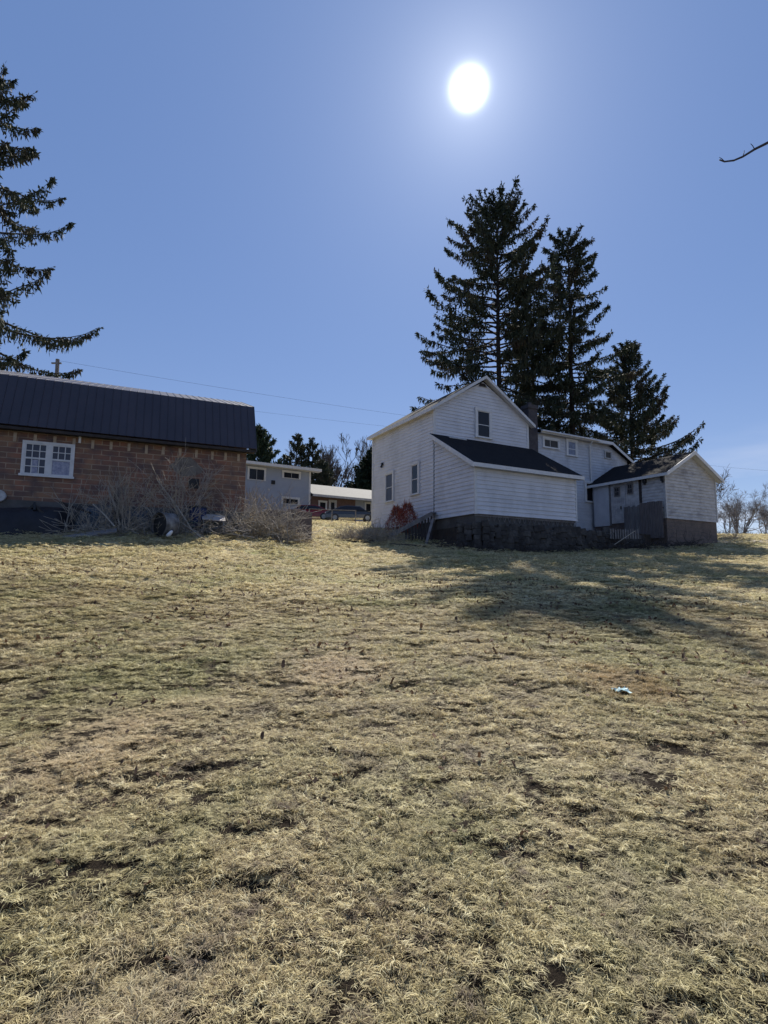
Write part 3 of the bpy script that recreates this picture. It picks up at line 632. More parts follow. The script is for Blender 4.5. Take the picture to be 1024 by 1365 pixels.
# ================================================================ barn
def barn():
    E0 = empty('tile_barn', (BN.o[0],BN.o[1],0), BN.ang, label='red-brown tile-block barn with dark metal gambrel roof at left', cat='barn')
    L0, D = -16., 8.5
    Ff = lambda s,z,o: (s,-o,z)
    ze, zf = 7.05, 4.15
    ue, zeR = BN.v(341,598,-.45); ut, ztR = BN.v(333.5,542,.55)
    zk = ztR; ov = .42
    zr = zk+1.30; vm = D/2
    c = MB(); c.box((L0,0,zf),(0,D,ze+.15)); c.build('wall', m_tile, E0)
    c = MB(); A = [(-.005,.0,ze+.15),(-.005,D,ze+.15),(-.005,D-.75,zk-.1),(-.005,vm,zr-.1),(-.005,.75,zk-.1)]; B=[(x-.2,y,z) for x,y,z in A]; c.face(A); c.face(B[::-1]); 
    for i in range(5): c.face([A[i],B[i],B[(i+1)%5],A[(i+1)%5]])
    c.build('gable_end', m_dkwood, E0)
    c = MB(); c.box((L0,-.06,1.5),(.05,D,zf)); c.build('foundation', m_conc, E0)
    # roof: steep lower slope and flatter upper slope on both sides
    r = MB(); e = zeR; R = ut+.15
    r.slab([(L0,-ov,e),(R,-ov,e),(R,.55,zk),(L0,.55,zk)],.05)
    r.slab([(L0,.55,zk),(R,.55,zk),(R,vm,zr),(L0,vm,zr)],.05)
    r.slab([(L0,vm,zr),(R,vm,zr),(R,D-.55,zk),(L0,D-.55,zk)],.05); r.slab([(L0,D-.55,zk),(R,D-.55,zk),(R,D+ov,e),(L0,D+ov,e)],.05)
    rf = r.build('roof', m_metal, E0); rb = MB(); u = L0+.1
    nrm = Vector((0,-(zk-e),.97)).normalized()*.02; n2 = Vector((0,-(zr-zk),vm-.55)).normalized()*.02
    while u < R:
        for a,b,n in ((Vector((u,-ov,e)),Vector((u,.55,zk)),nrm),(Vector((u,.55,zk)),Vector((u,vm,zr)),n2)):
            x=Vector((.012,0,0)); rb.hexa([a-x,a+x,b+x,b-x,a-x*.5+n,a+x*.5+n,b+x*.5+n,b-x*.5+n])
        u += .29
    rb.build('standing_ribs', m_metal, rf)
    f = MB(); f.box((L0,-ov+.03,e-.16),(R,-ov+.06,e-.055)); f.box((L0,-ov+.062,e-.14),(R,-.0,e-.11)); f.build('eave_board', m_dkwood, rf)
    t = MB()
    for a,b in (((-ov,e),(.55,zk)),((.55,zk),(vm,zr))):
        p0=Vector((R+.002,a[0],a[1]-.06)); p1=Vector((R+.002,b[0],b[1]-.06)); q=Vector((.03,0,0)); h=Vector((0,0,.08))
        t.hexa([p0-h,p1-h,p1+q-h,p0+q-h,p0+h,p1+h,p1+q+h,p0+q+h])
    t.build('edge_trim', m_metal, rf)
    # pale mortar piers between the rafter pockets
    m_pier = M('pale_mortar',(.46,.37,.28),(.32,.25,.19),6,.9,.4); u = -.32; k = 0
    while u > L0:
        p = MB(); p.bf(Ff,u-.05,u+.05,ze-.78+random.uniform(-.02,.02),ze-.46,-.02,.03); p.build('rafter_pier', m_pier, E0); u -= .62*(.85 if k < 2 else 1); k += 1
    # window: two sashes side by side
    u0,z1 = BN.v(34.5,590.5); u1,z0 = BN.v(94,632.5)
    z1 = 6.25; z0 = 5.12
    um = (u0+u1)/2+.02; w = MB(); fw=.09
    w.bf(Ff,u0-fw,u0,z0,z1,-.05,.05); w.bf(Ff,u1,u1+fw,z0,z1,-.05,.05); w.bf(Ff,u0-fw,u1+fw,z1,z1+fw,-.05,.055); w.bf(Ff,u0-fw-.04,u1+fw+.04,z0-.08,z0-.001,-.05,.09); w.bf(Ff,um-.07,um+.07,z0,z1,-.05,.048)
    Wn = w.build('window', m_trim, E0); zm = z1-(z1-z0)*.48
    for a,b,side in ((u0,um-.071,0),(um+.071,u1,1)):
        s = MB(); m=.04
        s.bf(Ff,a,a+m,z0,z1,.013,.04); s.bf(Ff,b-m,b,z0,z1,.013,.04); s.bf(Ff,a+m,b-m,z1-m,z1,.013,.038); s.bf(Ff,a+m,b-m,z0,z0+m,.013,.038); s.bf(Ff,a+m,b-m,zm-.03,zm+.03,.013,.037)
        for i in (1,2): s.bf(Ff,a+(b-a)*i/3-.014,a+(b-a)*i/3+.014,zm+.03 if side else z0+m,z1-m,.012,.034)
        s.bf(Ff,a+m,b-m,(zm+z1)/2-.014,(zm+z1)/2+.014,.0118,.033)
        if not side: s.bf(Ff,a+m,b-m,(zm+z0)/2-.014,(zm+z0)/2+.014,.0118,.033)
        s.build('sash', m_trim, Wn)
    q = MB(); q.bf(Ff,u0+.001,um-.072,z0+.002,z1-.002,-.04,.006); q.bf(Ff,um+.072,u1-.001,zm,z1-.002,-.04,.006); q.build('pane', m_pane2, Wn)
    q = MB(); m_pl = M('crumpled_plastic',(.36,.37,.46),(.17,.18,.27),9,.4,.6,20); q.bf(Ff,um+.072,u1-.001,z0+.002,zm,-.04,.010); q.build('plastic_sheet', m_pl, Wn); q = MB(); q.bf(Ff,u0+.22,u0+.42,z0+.05,zm-.05,-.02,.0115); q.build('plastic_sheet', m_pl, Wn); pass
    # vent pipe stub under the eave, patch of mortar, round dial at far left
    u_,z_ = BN.v(107,582,-.05); v_ = MB(); v_.tube([(u_,-.07,z_-.25),(u_,-.07,z_+.27)],.045,10); v_.build('vent_pipe', m_white, E0)
    u0,z1 = BN.v(228,603); u1,z0 = BN.v(268,642)
    q = MB(); pts=[]
    for k in range(14):
        a=2*math.pi*k/14; rr=random.uniform(.75,1.1); pts.append(((u0+u1)/2+.62*rr*math.cos(a),(z0+z1)/2+.42*rr*math.sin(a)))
    q.face([(x,-.012,z) for x,z in pts]); 
    for i in range(14):
        a,b=pts[i],pts[(i+1)%14]; q.face([(a[0],-.012,a[1]),(b[0],-.012,b[1]),(b[0],0,b[1]),(a[0],0,a[1])])
    q.build('mortar_patch', M('grey_mortar',(.19,.17,.15),(.10,.085,.078),3,.95,.7,15), E0)
    u_,z_ = BN.v(-1,661,-.1); q = MB(); q.tube([(u_,-.02,z_),(u_,-.16,z_)],.21,16); q.build('utility_dial', m_trimold, E0, bevel=.02)
    q = MB(); uu,_=BN.v(258,655); q.bf(Ff,uu-.2,uu+.2,5.0,5.4,-.02,.02); q.build('vent_opening', m_dark, E0)
barn()

# ================================================================ neighbour's house
def neighbour():
    NB = Frame(413, 690, 58, 31)
    E0 = empty('split_level_house', (NB.o[0],NB.o[1],0), NB.ang, label='blue-grey split-level house behind the barn corner with low pale-roofed wing', cat='house')
    Ff = lambda s,z,o: (s,-o,z)
    zb = 6.2; _, zt = NB.v(413,629)
    c = MB(); c.box((-16,0,zb),(-.05,9,zt)); c.build('wall', m_nhouse, E0)
    siding('siding', Ff, [(-16,zb),(-.1,zb),(-.1,zt),(-16,zt)], m_nhouse, E0, lap=.22, out=.012)
    cb = MB(); cb.bf(Ff,-.2,0,zb,zt,-.05,.05); cb.build('corner_board', m_trim, E0)
    r = MB(); r.slab([(-17,-.8,zt+.25),(.9,-.8,zt+.25),(.9,4.5,zt+1.0),(-17,4.5,zt+1.0)],.12); r.slab([(-17,4.5,zt+1.0),(.9,4.5,zt+1.0),(.9,9.8,zt+.25),(-17,9.8,zt+.25)],.12); rf=r.build('roof', m_shing2, E0)
    f = MB(); f.box((-17,-.85,zt-.02),(.9,-.802,zt+.27)); f.box((-17,-.8,zt-.02),(.9,.0,zt+.01)); f.build('fascia', m_trim, rf)
    for x0,y0,x1,y1 in ((332,624,352,641),(378,629,398.5,639),(377,664,397,673)):
        u0,z1=NB.v(x0,y0); u1,z0=NB.v(x1,y1); window(lambda s,z,o:(s,-.03-o,z),u0,u1,z0,z1,E0,m_trim,m_pane,fw=.16,bar_s=((u0+u1)/2,),sill=False)
    # low wing
    _, ze = NB.v(420,660,-.6); _,z_r = NB.v(420,653,4)
    c = MB(); c.box((.02,.3,zb),(19.5,8,ze)); c.build('wing_wall', m_nhouse, E0)
    c = MB(); c.box((.03,.25,zb),(5.6,.298,ze-.02)); c.build('brick_panel', M('dull_brick',(.16,.10,.09),(.11,.075,.07),5,.9), E0)
    r = MB(); r.slab([(.01,-.7,ze+.1),(20.2,-.7,ze+.1),(16,4,z_r+.62),(.01,4,z_r+.62)],.12); r.slab([(.01,4,z_r+.62),(16,4,z_r+.62),(20.2,8.5,ze+.1),(.01,8.5,ze+.1)],.12); wr=r.build('wing_roof', m_nroof, E0)
    f = MB(); f.box((.01,-.75,ze-.13),(20.2,-.702,ze+.12)); f.build('fascia', m_trimold, wr)
    Fw = lambda s,z,o: (s,.25-o,z)
    u0,z1=NB.v(426,669,.25); u1,z0=NB.v(434,684,.25); window(Fw,u0,u1,z0,z1,E0,m_trim,m_pane,fw=.14)
    u0,z1=NB.v(440.5,669,.25); u1,z0=NB.v(446,688,.25); window(Fw,u0,u1,z0,z1,E0,m_trimold,m_pane,fw=.2,label='dark glazed door of the low wing')
    u0,z1=NB.v(487.5,671,.3); u1,z0=NB.v(494,685,.3); window(lambda s,z,o:(s,.3-o,z),u0,u1,z0,z1,E0,m_trim,m_pane,fw=.12)
    m_ = MB(); u0,z0=NB.v(364,643); m_.bf(Ff,u0-.2,u0+.2,z0-.2,z0+.2,.02,.15); m_.build('meter_box', m_dark, E0, bevel=.03)
neighbour()

# ================================================================ cars
def car(loc, rz, paint, label):
    E0 = empty('parked_car', loc, rz, label=label, cat='car', group='cars parked beyond the lawn')
    prof = [(-2.25,.32),(-2.28,.62),(-2.1,.86),(-1.35,.93),(-.7,1.36),(.35,1.42),(.95,1.32),(1.75,.95),(2.2,.88),(2.28,.6),(2.22,.32)]
    def hull(P, y0, y1, tap):
        mb = MB(); n=len(P)
        ys = [(y0+.0,1),(y1,1)]
        A=[(x,-.86+ (tap if z>.95 else 0)*(z-.95)*.55,z) for x,z in P]; B=[(x,-y,z) for x,y,z in A]
        mb.face(A); mb.face(B[::-1])
        for i in range(n): mb.face([A[i],B[i],B[(i+1)%n],A[(i+1)%n]])
        return mb
    hull(prof,-.86,.86,1).build('body', paint, E0, bevel=.05, smooth=False)
    for sgn in (-1,1):
        mb = MB(); q=[(-1.2,.96),(-.66,1.30),(.33,1.355),(.9,1.26),(1.5,.97)]
        mb.face([(x,sgn*(.868-(z-.95)*.55),z) for x,z in (q if sgn<0 else q[::-1])]); mb.build('side_window', m_pane, E0)
    mb = MB(); mb.face([(-1.30,-.72,.975),(-1.30,.72,.975),(-.72,.60,1.37),(-.72,-.60,1.37)]); mb.build('rear_window', m_pane, E0)
    for x in (-1.4,1.42):
        for sgn in (-1,1):
            w = MB(); w.tube([(x,sgn*.68,.33),(x,sgn*.89,.33)],.33,18); W = w.build('wheel', m_dark, E0); r_ = MB(); r_.tube([(x,sgn*.885,.33),(x,sgn*.9,.33)],.2,12); r_.build('rim', m_grmetal, W)
    for sgn in (-1,1):
        l = MB(); l.box((2.2,sgn*.62-.17,.62),(2.29,sgn*.62+.17,.78)); l.build('headlight', m_white, E0)
    return E0
m_redp = M('red_car_paint',(.16,.012,.015),rough=.25,spec=.6); m_silp = M('dark_car_paint',(.03,.033,.04),rough=.18,spec=.8)
p = at(424,700,50); car((p.x-.9,p.y,g(p.x,p.y)+.02), math.radians(5), m_redp, 'dark red car partly hidden behind the block bin')
p = at(462,700,48); car((p.x+.4,p.y,g(p.x,p.y)+.02), math.radians(185), m_silp, 'dark car with a sunlit roofline beside the white house corner')

# rail fence near the cars
def rail():
    E0 = empty('pipe_rail', label='thin metal pipe rail on posts in front of the parked cars', cat='fence')
    a = at(412,700,44); b = at(474,702,42); n=3; P=[]
    for k in range(n):
        t=k/(n-1); q=a.lerp(b,t); z=g(q.x,q.y); P.append(Vector((q.x,q.y,z+1.0))); m=MB(); m.tube([(q.x,q.y,z-.1),(q.x,q.y,z+1.02)],.04,8); m.build('post', m_wood, E0)
    m=MB(); m.tube(P,.022,8); m.build('rail', m_wood, E0)
rail()

# ================================================================ vegetation
def tris_from(base, d, w, bend=None, rng=None):
    """rhombus faces from base points, direction vectors and widths"""
    n = len(base); r = rng.normal(0,1,(n,3)); s = np.cross(d, r); s /= (np.linalg.norm(s,axis=1)[:,None]+1e-9); s *= w[:,None]
    v = np.stack([base, base+d*.45+s, base+d, base+d*.55-s],1).reshape(-1,3); return v
def limb_tubes(paths, nside=4):
    """paths: list of (pts (k,3), radii (k))"""
    V=[];Fc=[];off=0; ang=np.arange(nside)*2*np.pi/nside
    for P,R in paths:
        P=np.asarray(P,float); k=len(P); d=np.gradient(P,axis=0); d/=np.linalg.norm(d,axis=1)[:,None]+1e-9
        ref=np.where(np.abs(d[:,2:3])<.9,np.array([[0,0,1.]]),np.array([[1.,0,0]])); x=np.cross(d,ref); x/=np.linalg.norm(x,axis=1)[:,None]+1e-9; y=np.cross(d,x)
        R=np.asarray(R,float)[:,None,None]
        ring=P[:,None,:]+R*(x[:,None,:]*np.cos(ang)[None,:,None]+y[:,None,:]*np.sin(ang)[None,:,None])
        V.append(ring.reshape(-1,3)); i=np.arange(k-1)[:,None]*nside; a=i+np.arange(nside)[None]; b=i+(np.arange(nside)[None]+1)%nside
        Fc.append(np.stack([a,b,b+nside,a+nside],-1).reshape(-1,4)+off); off+=k*nside
    return np.concatenate(V),np.concatenate(Fc)

def spruce(x, y, H_, Rmax, seed, label, name='spruce_tree', cat='tree', mat=None, h0=.1, up_top=40, droop=.35, nlimb=170, shape=.75, lean=0.0,
           sparse=1.0, tuft=.30, bias=(0,0), asym=None, group='tall spruce trees', gap=.0, twist=1.0, tipup=.28, gz=None):
    r = np.random.default_rng(seed); z0 = gz if gz is not None else g(x,y)
    E0 = empty(name, (x,y,z0-.2), label=label, cat=cat, group=group)
    nk = 14; tz = np.linspace(0,H_,nk); tx = lean*tz/H_*H_*.02 + np.cumsum(r.normal(0,.02,nk)); ty = np.cumsum(r.normal(0,.02,nk))
    tr = .011*H_*(1-tz/H_)**.9+.02; tr[0]*=1.4
    v,f = limb_tubes([(np.stack([tx,ty,tz],1),tr)],9); np_mesh('trunk', v, f, m_bark, E0, smooth=True)
    paths=[]; B=[];Dv=[];Wd=[]
    for i in range(nlimb):
        q = (i+r.random())/nlimb; h = H_*(h0+(1-h0)*q**.92*.985); t_top = (H_-h)/(H_*(1-h0))
        prof = min(1,(t_top*1.15))**shape*(1 if t_top < .85 else 1-.25*(t_top-.85)/.15)
        az = (i*2.39996*twist + r.normal(0,.35))%(2*np.pi)
        Ln = Rmax*prof*r.uniform(.62,1.12) + .35
        if r.random() < .10: Ln *= 1.18
        if asym: Ln *= asym(t_top, az)
        if gap and r.random() < gap: continue
        el = np.radians(up_top*(1-t_top)**1.3 - 14*t_top + r.normal(0,7)); Ln = min(Ln, (H_-h+.25)/max(.12,math.sin(max(el,.05))+.05)); ca,sa = np.cos(az),np.sin(az)
        m = 9; t = np.linspace(0,1,m); hor = Ln*t*np.cos(el); ver = Ln*(np.sin(el)*t - droop*t_top*t**1.6*(1-.0*t) + tipup*t_top**.5*t**4)
        cx = np.interp(h,tz,tx); cy = np.interp(h,tz,ty); wob = np.cumsum(r.normal(0,.02*Ln,m)); wob-=wob[0]
        P = np.stack([cx+hor*ca-wob*sa, cy+hor*sa+wob*ca, h+ver],1)
        paths.append((P, np.linspace(.012*Ln+.02,.008,m)))
        # twigs: sideways fans and hanging twiglets along the limb
        nt = int((Ln*9+3)*sparse); tt = r.uniform(.12,1,nt)**.8; pos = np.stack([np.interp(tt,t,P[:,k]) for k in range(3)],1)
        side = r.choice([-1,1],nt); tl = (.10+.26*Ln*(1-tt)**.8*r.uniform(.4,1,nt)).clip(.15,1.7); fw = r.uniform(.4,.9,nt)
        dirx = np.stack([ca*fw - sa*side*(1-.4*fw), sa*fw + ca*side*(1-.4*fw), -r.uniform(.05,.55,nt)],1); dirx/=np.linalg.norm(dirx,axis=1)[:,None]
        ns = 4
        for k in range(ns):
            pp = pos + dirx*(tl*(k+.3)/ns)[:,None] + np.array([0,0,-1])*(tl*.22*((k+.3)/ns)**2)[:,None]
            B.append(pp); dd = dirx*r.uniform(.3,1,(nt,1)) + r.normal(0,.35,(nt,3)); dd/=np.linalg.norm(dd,axis=1)[:,None]; Dv.append(dd*tuft*r.uniform(.7,1.25,(nt,1))); Wd.append(tuft*.20*r.uniform(.7,1.3,nt))
            msk = r.random(nt) < .8; nn = msk.sum(); hang = np.stack([r.normal(0,.25,nn),r.normal(0,.25,nn),-np.ones(nn)],1); Lh = tuft*r.uniform(.6,1.7,nn)*(1+.4*t_top)
            B.append(pp[msk]); Dv.append(hang*Lh[:,None]); Wd.append(tuft*.175*r.uniform(.7,1.3,nn))
        nn = int(Ln*7+4); t2 = r.uniform(.1,1,nn); pp = np.stack([np.interp(t2,t,P[:,k]) for k in range(3)],1)
        dd = np.stack([np.full(nn,ca),np.full(nn,sa),r.normal(.15,.3,nn)],1)+r.normal(0,.4,(nn,3)); B.append(pp); Dv.append(dd*tuft*.7); Wd.append(np.full(nn,tuft*.16))
    nn = 60; zz = H_-r.uniform(0,1,nn)**1.5*H_*.06; B.append(np.stack([np.interp(zz,tz,tx),np.interp(zz,tz,ty),zz],1)); dd = r.normal(0,1,(nn,3)); dd[:,2]=np.abs(dd[:,2])*.8; dd/=np.linalg.norm(dd,axis=1)[:,None]; Dv.append(dd*tuft*1.1); Wd.append(np.full(nn,tuft*.15))
    v,f = limb_tubes(paths,4); np_mesh('limbs', v, f, m_bark, E0)
    B=np.concatenate(B);Dv=np.concatenate(Dv);Wd=np.concatenate(Wd); v=tris_from(B,Dv,Wd,rng=r); f=np.arange(len(v)).reshape(-1,4)
    np_mesh('crown', v, f, mat or m_needle, E0)
    return E0

def bare_paths(r, p, d, L, rad, depth, out, spread=.5, up=.1, kids=(2,4)):
    k=5; P=[p]; dd=d/np.linalg.norm(d)
    for i in range(k-1):
        dd = dd + r.normal(0,.10,3) + np.array([0,0,up*.35]); dd/=np.linalg.norm(dd); P.append(P[-1]+dd*L/(k-1))
    P=np.array(P); out.append((P,np.linspace(rad,rad*.55,k)))
    if depth<=0: return
    for j in range(r.integers(kids[0],kids[1]+1)):
        t = r.uniform(.35,1); q = np.array([np.interp(t*(k-1),range(k),P[:,c]) for c in range(3)])
        nd = dd + r.normal(0,spread,3); nd[2]+=up; bare_paths(r,q,nd/np.linalg.norm(nd),L*r.uniform(.5,.8),rad*(.62 if t<.9 else .7)*(1-.2*t),depth-1,out,spread,up,kids)
def bare_tree(x, y, Ht, seed, label, stems=1, depth=5, name='bare_tree', cat='tree', mat=None, group=None, rad=None, spread=.45, tilt=.15, gz=None, kids=(2,4), up=.1, minr=.008):
    r = np.random.default_rng(seed); z0 = gz if gz is not None else g(x,y); E0 = empty(name,(x,y,z0-.1),label=label,cat=cat,group=group)
    out=[]; rd = rad or Ht*.014; tr=[]
    for s in range(stems):
        d = np.array([r.normal(0,tilt),r.normal(0,tilt),1.]); p = np.array([r.normal(0,.12*(stems>1)),r.normal(0,.12*(stems>1)),0])
        o=[]; bare_paths(r,p,d,Ht*.42,rd,depth,o,spread,up,kids); tr.append(o[0]); out+=o[1:]
    v,f=limb_tubes(tr,7); np_mesh('trunk',v,f,mat or m_bare,E0,smooth=True)
    if out:
        out=[(P,np.maximum(R,minr)) for P,R in out]; v,f=limb_tubes(out,3); np_mesh('branches',v,f,mat or m_bare,E0)
    return E0

def px_tree(px_top, py_top, px_base, Y):  # world x, ground and height for a tree seen at a pixel
    t = at(px_top,py_top,Y); b = at(px_base,700,Y); return b.x, t.z - g(b.x,Y)
x,h = px_tree(665,230,668,41.4)
def asym1(t, az):
    left = max(0,-math.cos(az)); return (.74 if t > .8 else .92 if t > .68 else 1)+(.17*left if t > .42 else 0)*(1 if t<.75 else .6)-(.15*max(0,math.cos(az)) if t>.3 else 0)
spruce(x,41.4,h-2.4,6.4,12,'tallest dark spruce behind the farmhouse gable, left of the group',nlimb=215,asym=asym1,gap=.08,shape=.27,up_top=50,tuft=.28,h0=.12,droop=.36,sparse=.95)
x2,h2 = px_tree(765,310,768,44)
spruce(x2,44,h2+.1,4.6,25,'second spruce with narrow top, standing behind the chimney and wing',nlimb=195,gap=.10,shape=.40,up_top=34,tuft=.27,h0=.08,sparse=1.0)
x3,h3 = px_tree(848,458,846,47)
spruce(x3,47,h3,5.0,31,'shortest spruce of the group, spreading wide above the shed roof',nlimb=160,gap=.10,shape=.6,up_top=55,tuft=.27,h0=.1,droop=.05,asym=lambda t,az: 1+.22*max(0,math.cos(az))*(t>.55)-.1*(t<.4))
x4,h4 = px_tree(715,365,716,45.5)
spruce(x4,45.5,h4,4.4,41,'half hidden spruce filling the gap between the two tallest',nlimb=120,gap=.12,shape=.6,up_top=20,tuft=.28,h0=.08)
# big spruce at the left edge
p = at(-72,700,29); spruce(p.x,29,at(-60,90,29).z-4.4,6.4,57,'large drooping spruce at the left edge behind the barn',nlimb=92,gap=.10,shape=.48,up_top=34,tuft=.26,h0=.12,droop=.34,tipup=.42,sparse=1.15,gz=4.4)
# far evergreens behind the neighbour's house
for px,pt,Y,R,seed,lab,nl in ((393,577,82,4.8,61,'pointed far spruce above the neighbouring roof',90),(416,583,84,3.9,62,'narrow far spruce right of the pointed one',80),(425,612,78,5.0,63,'broad dark far spruce beside the low pale roof',90)):
    x_,h_ = px_tree(px,pt,px,Y); spruce(x_,Y,h_,R,seed,lab,nlimb=int(nl*.75),shape=.8,tuft=.42,sparse=.8,h0=.05,group='evergreens behind the neighbouring house',up_top=30,gap=.05)
x_,h_ = px_tree(345,568,341,74); spruce(x_,74,h_,3.4,66,'loose crowned pine rising beside the barn roof corner',name='pine_tree',mat=m_needle2,nlimb=60,gap=.2,shape=.35,tuft=.55,h0=.25,up_top=30,droop=0,group='evergreens behind the neighbouring house')
x_,h_ = px_tree(500,600,506,84); spruce(x_,84,h_,5.6,68,'dense dark cedar behind the farmhouse left corner',name='cedar_tree',mat=m_cedar,nlimb=200,shape=.6,tuft=.6,h0=.0,up_top=55,droop=-.1,group='evergreens behind the neighbouring house',sparse=1.2)
# far bare trees
for px,pt,Y,seed,lab in ((437,572,95,71,'bare tree left in the gap between the houses'),(449,590,90,72,'slim bare tree in the middle of the gap between the houses'),(463,585,92,73,'bare tree right in the gap between the houses'),(484,592,98,75,'faint bare tree beside the farmhouse eave'),(378,590,105,74,'bare tree between the pine and far spruce')):
    x_,h_ = px_tree(px,pt,px,Y); bare_tree(x_,Y,h_,seed,lab,depth=6,minr=.024,rad=.24,group='bare trees behind the neighbouring house',spread=.36,up=.20,kids=(2,4))
x_,h_ = px_tree(985,640,984,85); bare_tree(x_,85,h_*.92,77,'many-stemmed bare tree on the right horizon',stems=6,depth=6,minr=.009,mat=m_bare2,rad=.13,spread=.4,tilt=.35,up=.12,kids=(2,4))
x_,h_ = px_tree(966,660,969,82); bare_tree(x_,82,h_,78,'smaller bare tree close to the shed corner',stems=3,depth=6,minr=.008,mat=m_bare2,rad=.08,spread=.45,tilt=.3,kids=(2,4))
x_,h_ = px_tree(1020,655,1022,88); bare_tree(x_,88,h_,80,'bare tree at the right picture edge',stems=4,depth=6,minr=.008,mat=m_bare2,rad=.09,spread=.45,tilt=.35,kids=(2,4))
x_,h_ = px_tree(940,610,935,60); bare_tree(x_,60,h_,79,'thin bare tree rising behind the shed roof',depth=5,minr=.014,rad=.10,spread=.4,kids=(2,4))
# low scrub on the horizon
def scrub():
    r=np.random.default_rng(5); out=[]
    for k in range(330):
        px=r.uniform(940,1150); Y=r.uniform(75,100); q=at(px,700,Y); z=g(q.x,Y); o=[]
        bare_paths(r,np.array([q.x,Y,z]),np.array([r.normal(0,.5),r.normal(0,.5),1.]),r.uniform(.5,1.3),.02,2,o,.7,.0,(2,4)); out+=o
    v,f=limb_tubes([(P,np.maximum(R,.012)) for P,R in out],3); props(np_mesh('scrub',v,f,m_bare),label='low bare scrub along the right horizon',cat='scrub',kind='stuff')
scrub()

# overhanging twig at the top right, its tree stands outside the frame
def side_tree():
    E0=empty('overhanging_tree',(7.6,5.6,g(7.6,5.6)-.1),label='bare tree with one thin twig reaching in at the upper right',cat='tree')
    o=Vector(E0.location); m=MB(); m.tube([(0,0,0),(.1,0,2.5),(.0,.1,5.2),(.2,.1,8)],[.2,.16,.12,.05],10); m.build('trunk',m_bare,E0,smooth=True)
    pts=[at(*q)-o for q in ((959,213,5.6),(966,215.5,5.6),(978,214,5.6),(990,209,5.6),(1006,199,5.6),(1024,190,5.6),(1045,186,5.6),(1090,178,5.6))]+[Vector((1.1-2.6,.0,6.3)),Vector((0.05,.05,4.6))]
    for i,(dx,dz) in ((1,(-.03,.035)),(3,(.02,.05)),(4,(-.02,.045)),(5,(.03,.06))):
        q_=pts[i]; MB().tube([q_,q_+Vector((dx,0,dz)),q_+Vector((dx*1.6,.01,dz*1.7))],[.005,.004,.003],5).build('bud',m_bare,E0)
    m=MB(); m.tube(pts,[.007,.009,.010,.011,.013,.015,.017,.022,.03,.06],7); m.build('limb',m_bare,E0,smooth=True)
side_tree()

# ================================================================ power lines
def wire(name,a,b,sag,rad,label):
    m=MB(); P=[]
    for k in range(25):
        t=k/24; p=a.lerp(b,t); p.z-=sag*4*t*(1-t); P.append(p)
    m.tube(P,rad,5); props(m.build(name,m_dark),label=label,cat='wire')
pole_p=at(77,560,46)
pE=empty('utility_pole',(pole_p.x,46,g(pole_p.x,46)),label='grey utility pole rising behind the barn roof',cat='pole')
top=at(77,479,46); hgt=top.z-g(pole_p.x,46)
MB().tube([(0,0,-.3),(top.x-pole_p.x,0,hgt)],[.2,.16],10).build('post',m_wood,pE); 
MB().bar((-.5+top.x-pole_p.x,0,hgt-.35),(.35+top.x-pole_p.x,0,hgt-.35),.12).build('crossarm',m_wood,pE)
wire('power_line',Vector((top.x,46,top.z-.1)),at(600,562,62),.2,.009,'upper thin power line crossing from the pole toward the farmhouse')
wire('power_line',at(300,543,60),at(600,577,60),.1,.008,'lower thin power line passing above the neighbouring house')
wire('power_line',at(900,615,70),at(1100,632,70),.2,.009,'thin power line right of the shed roof')

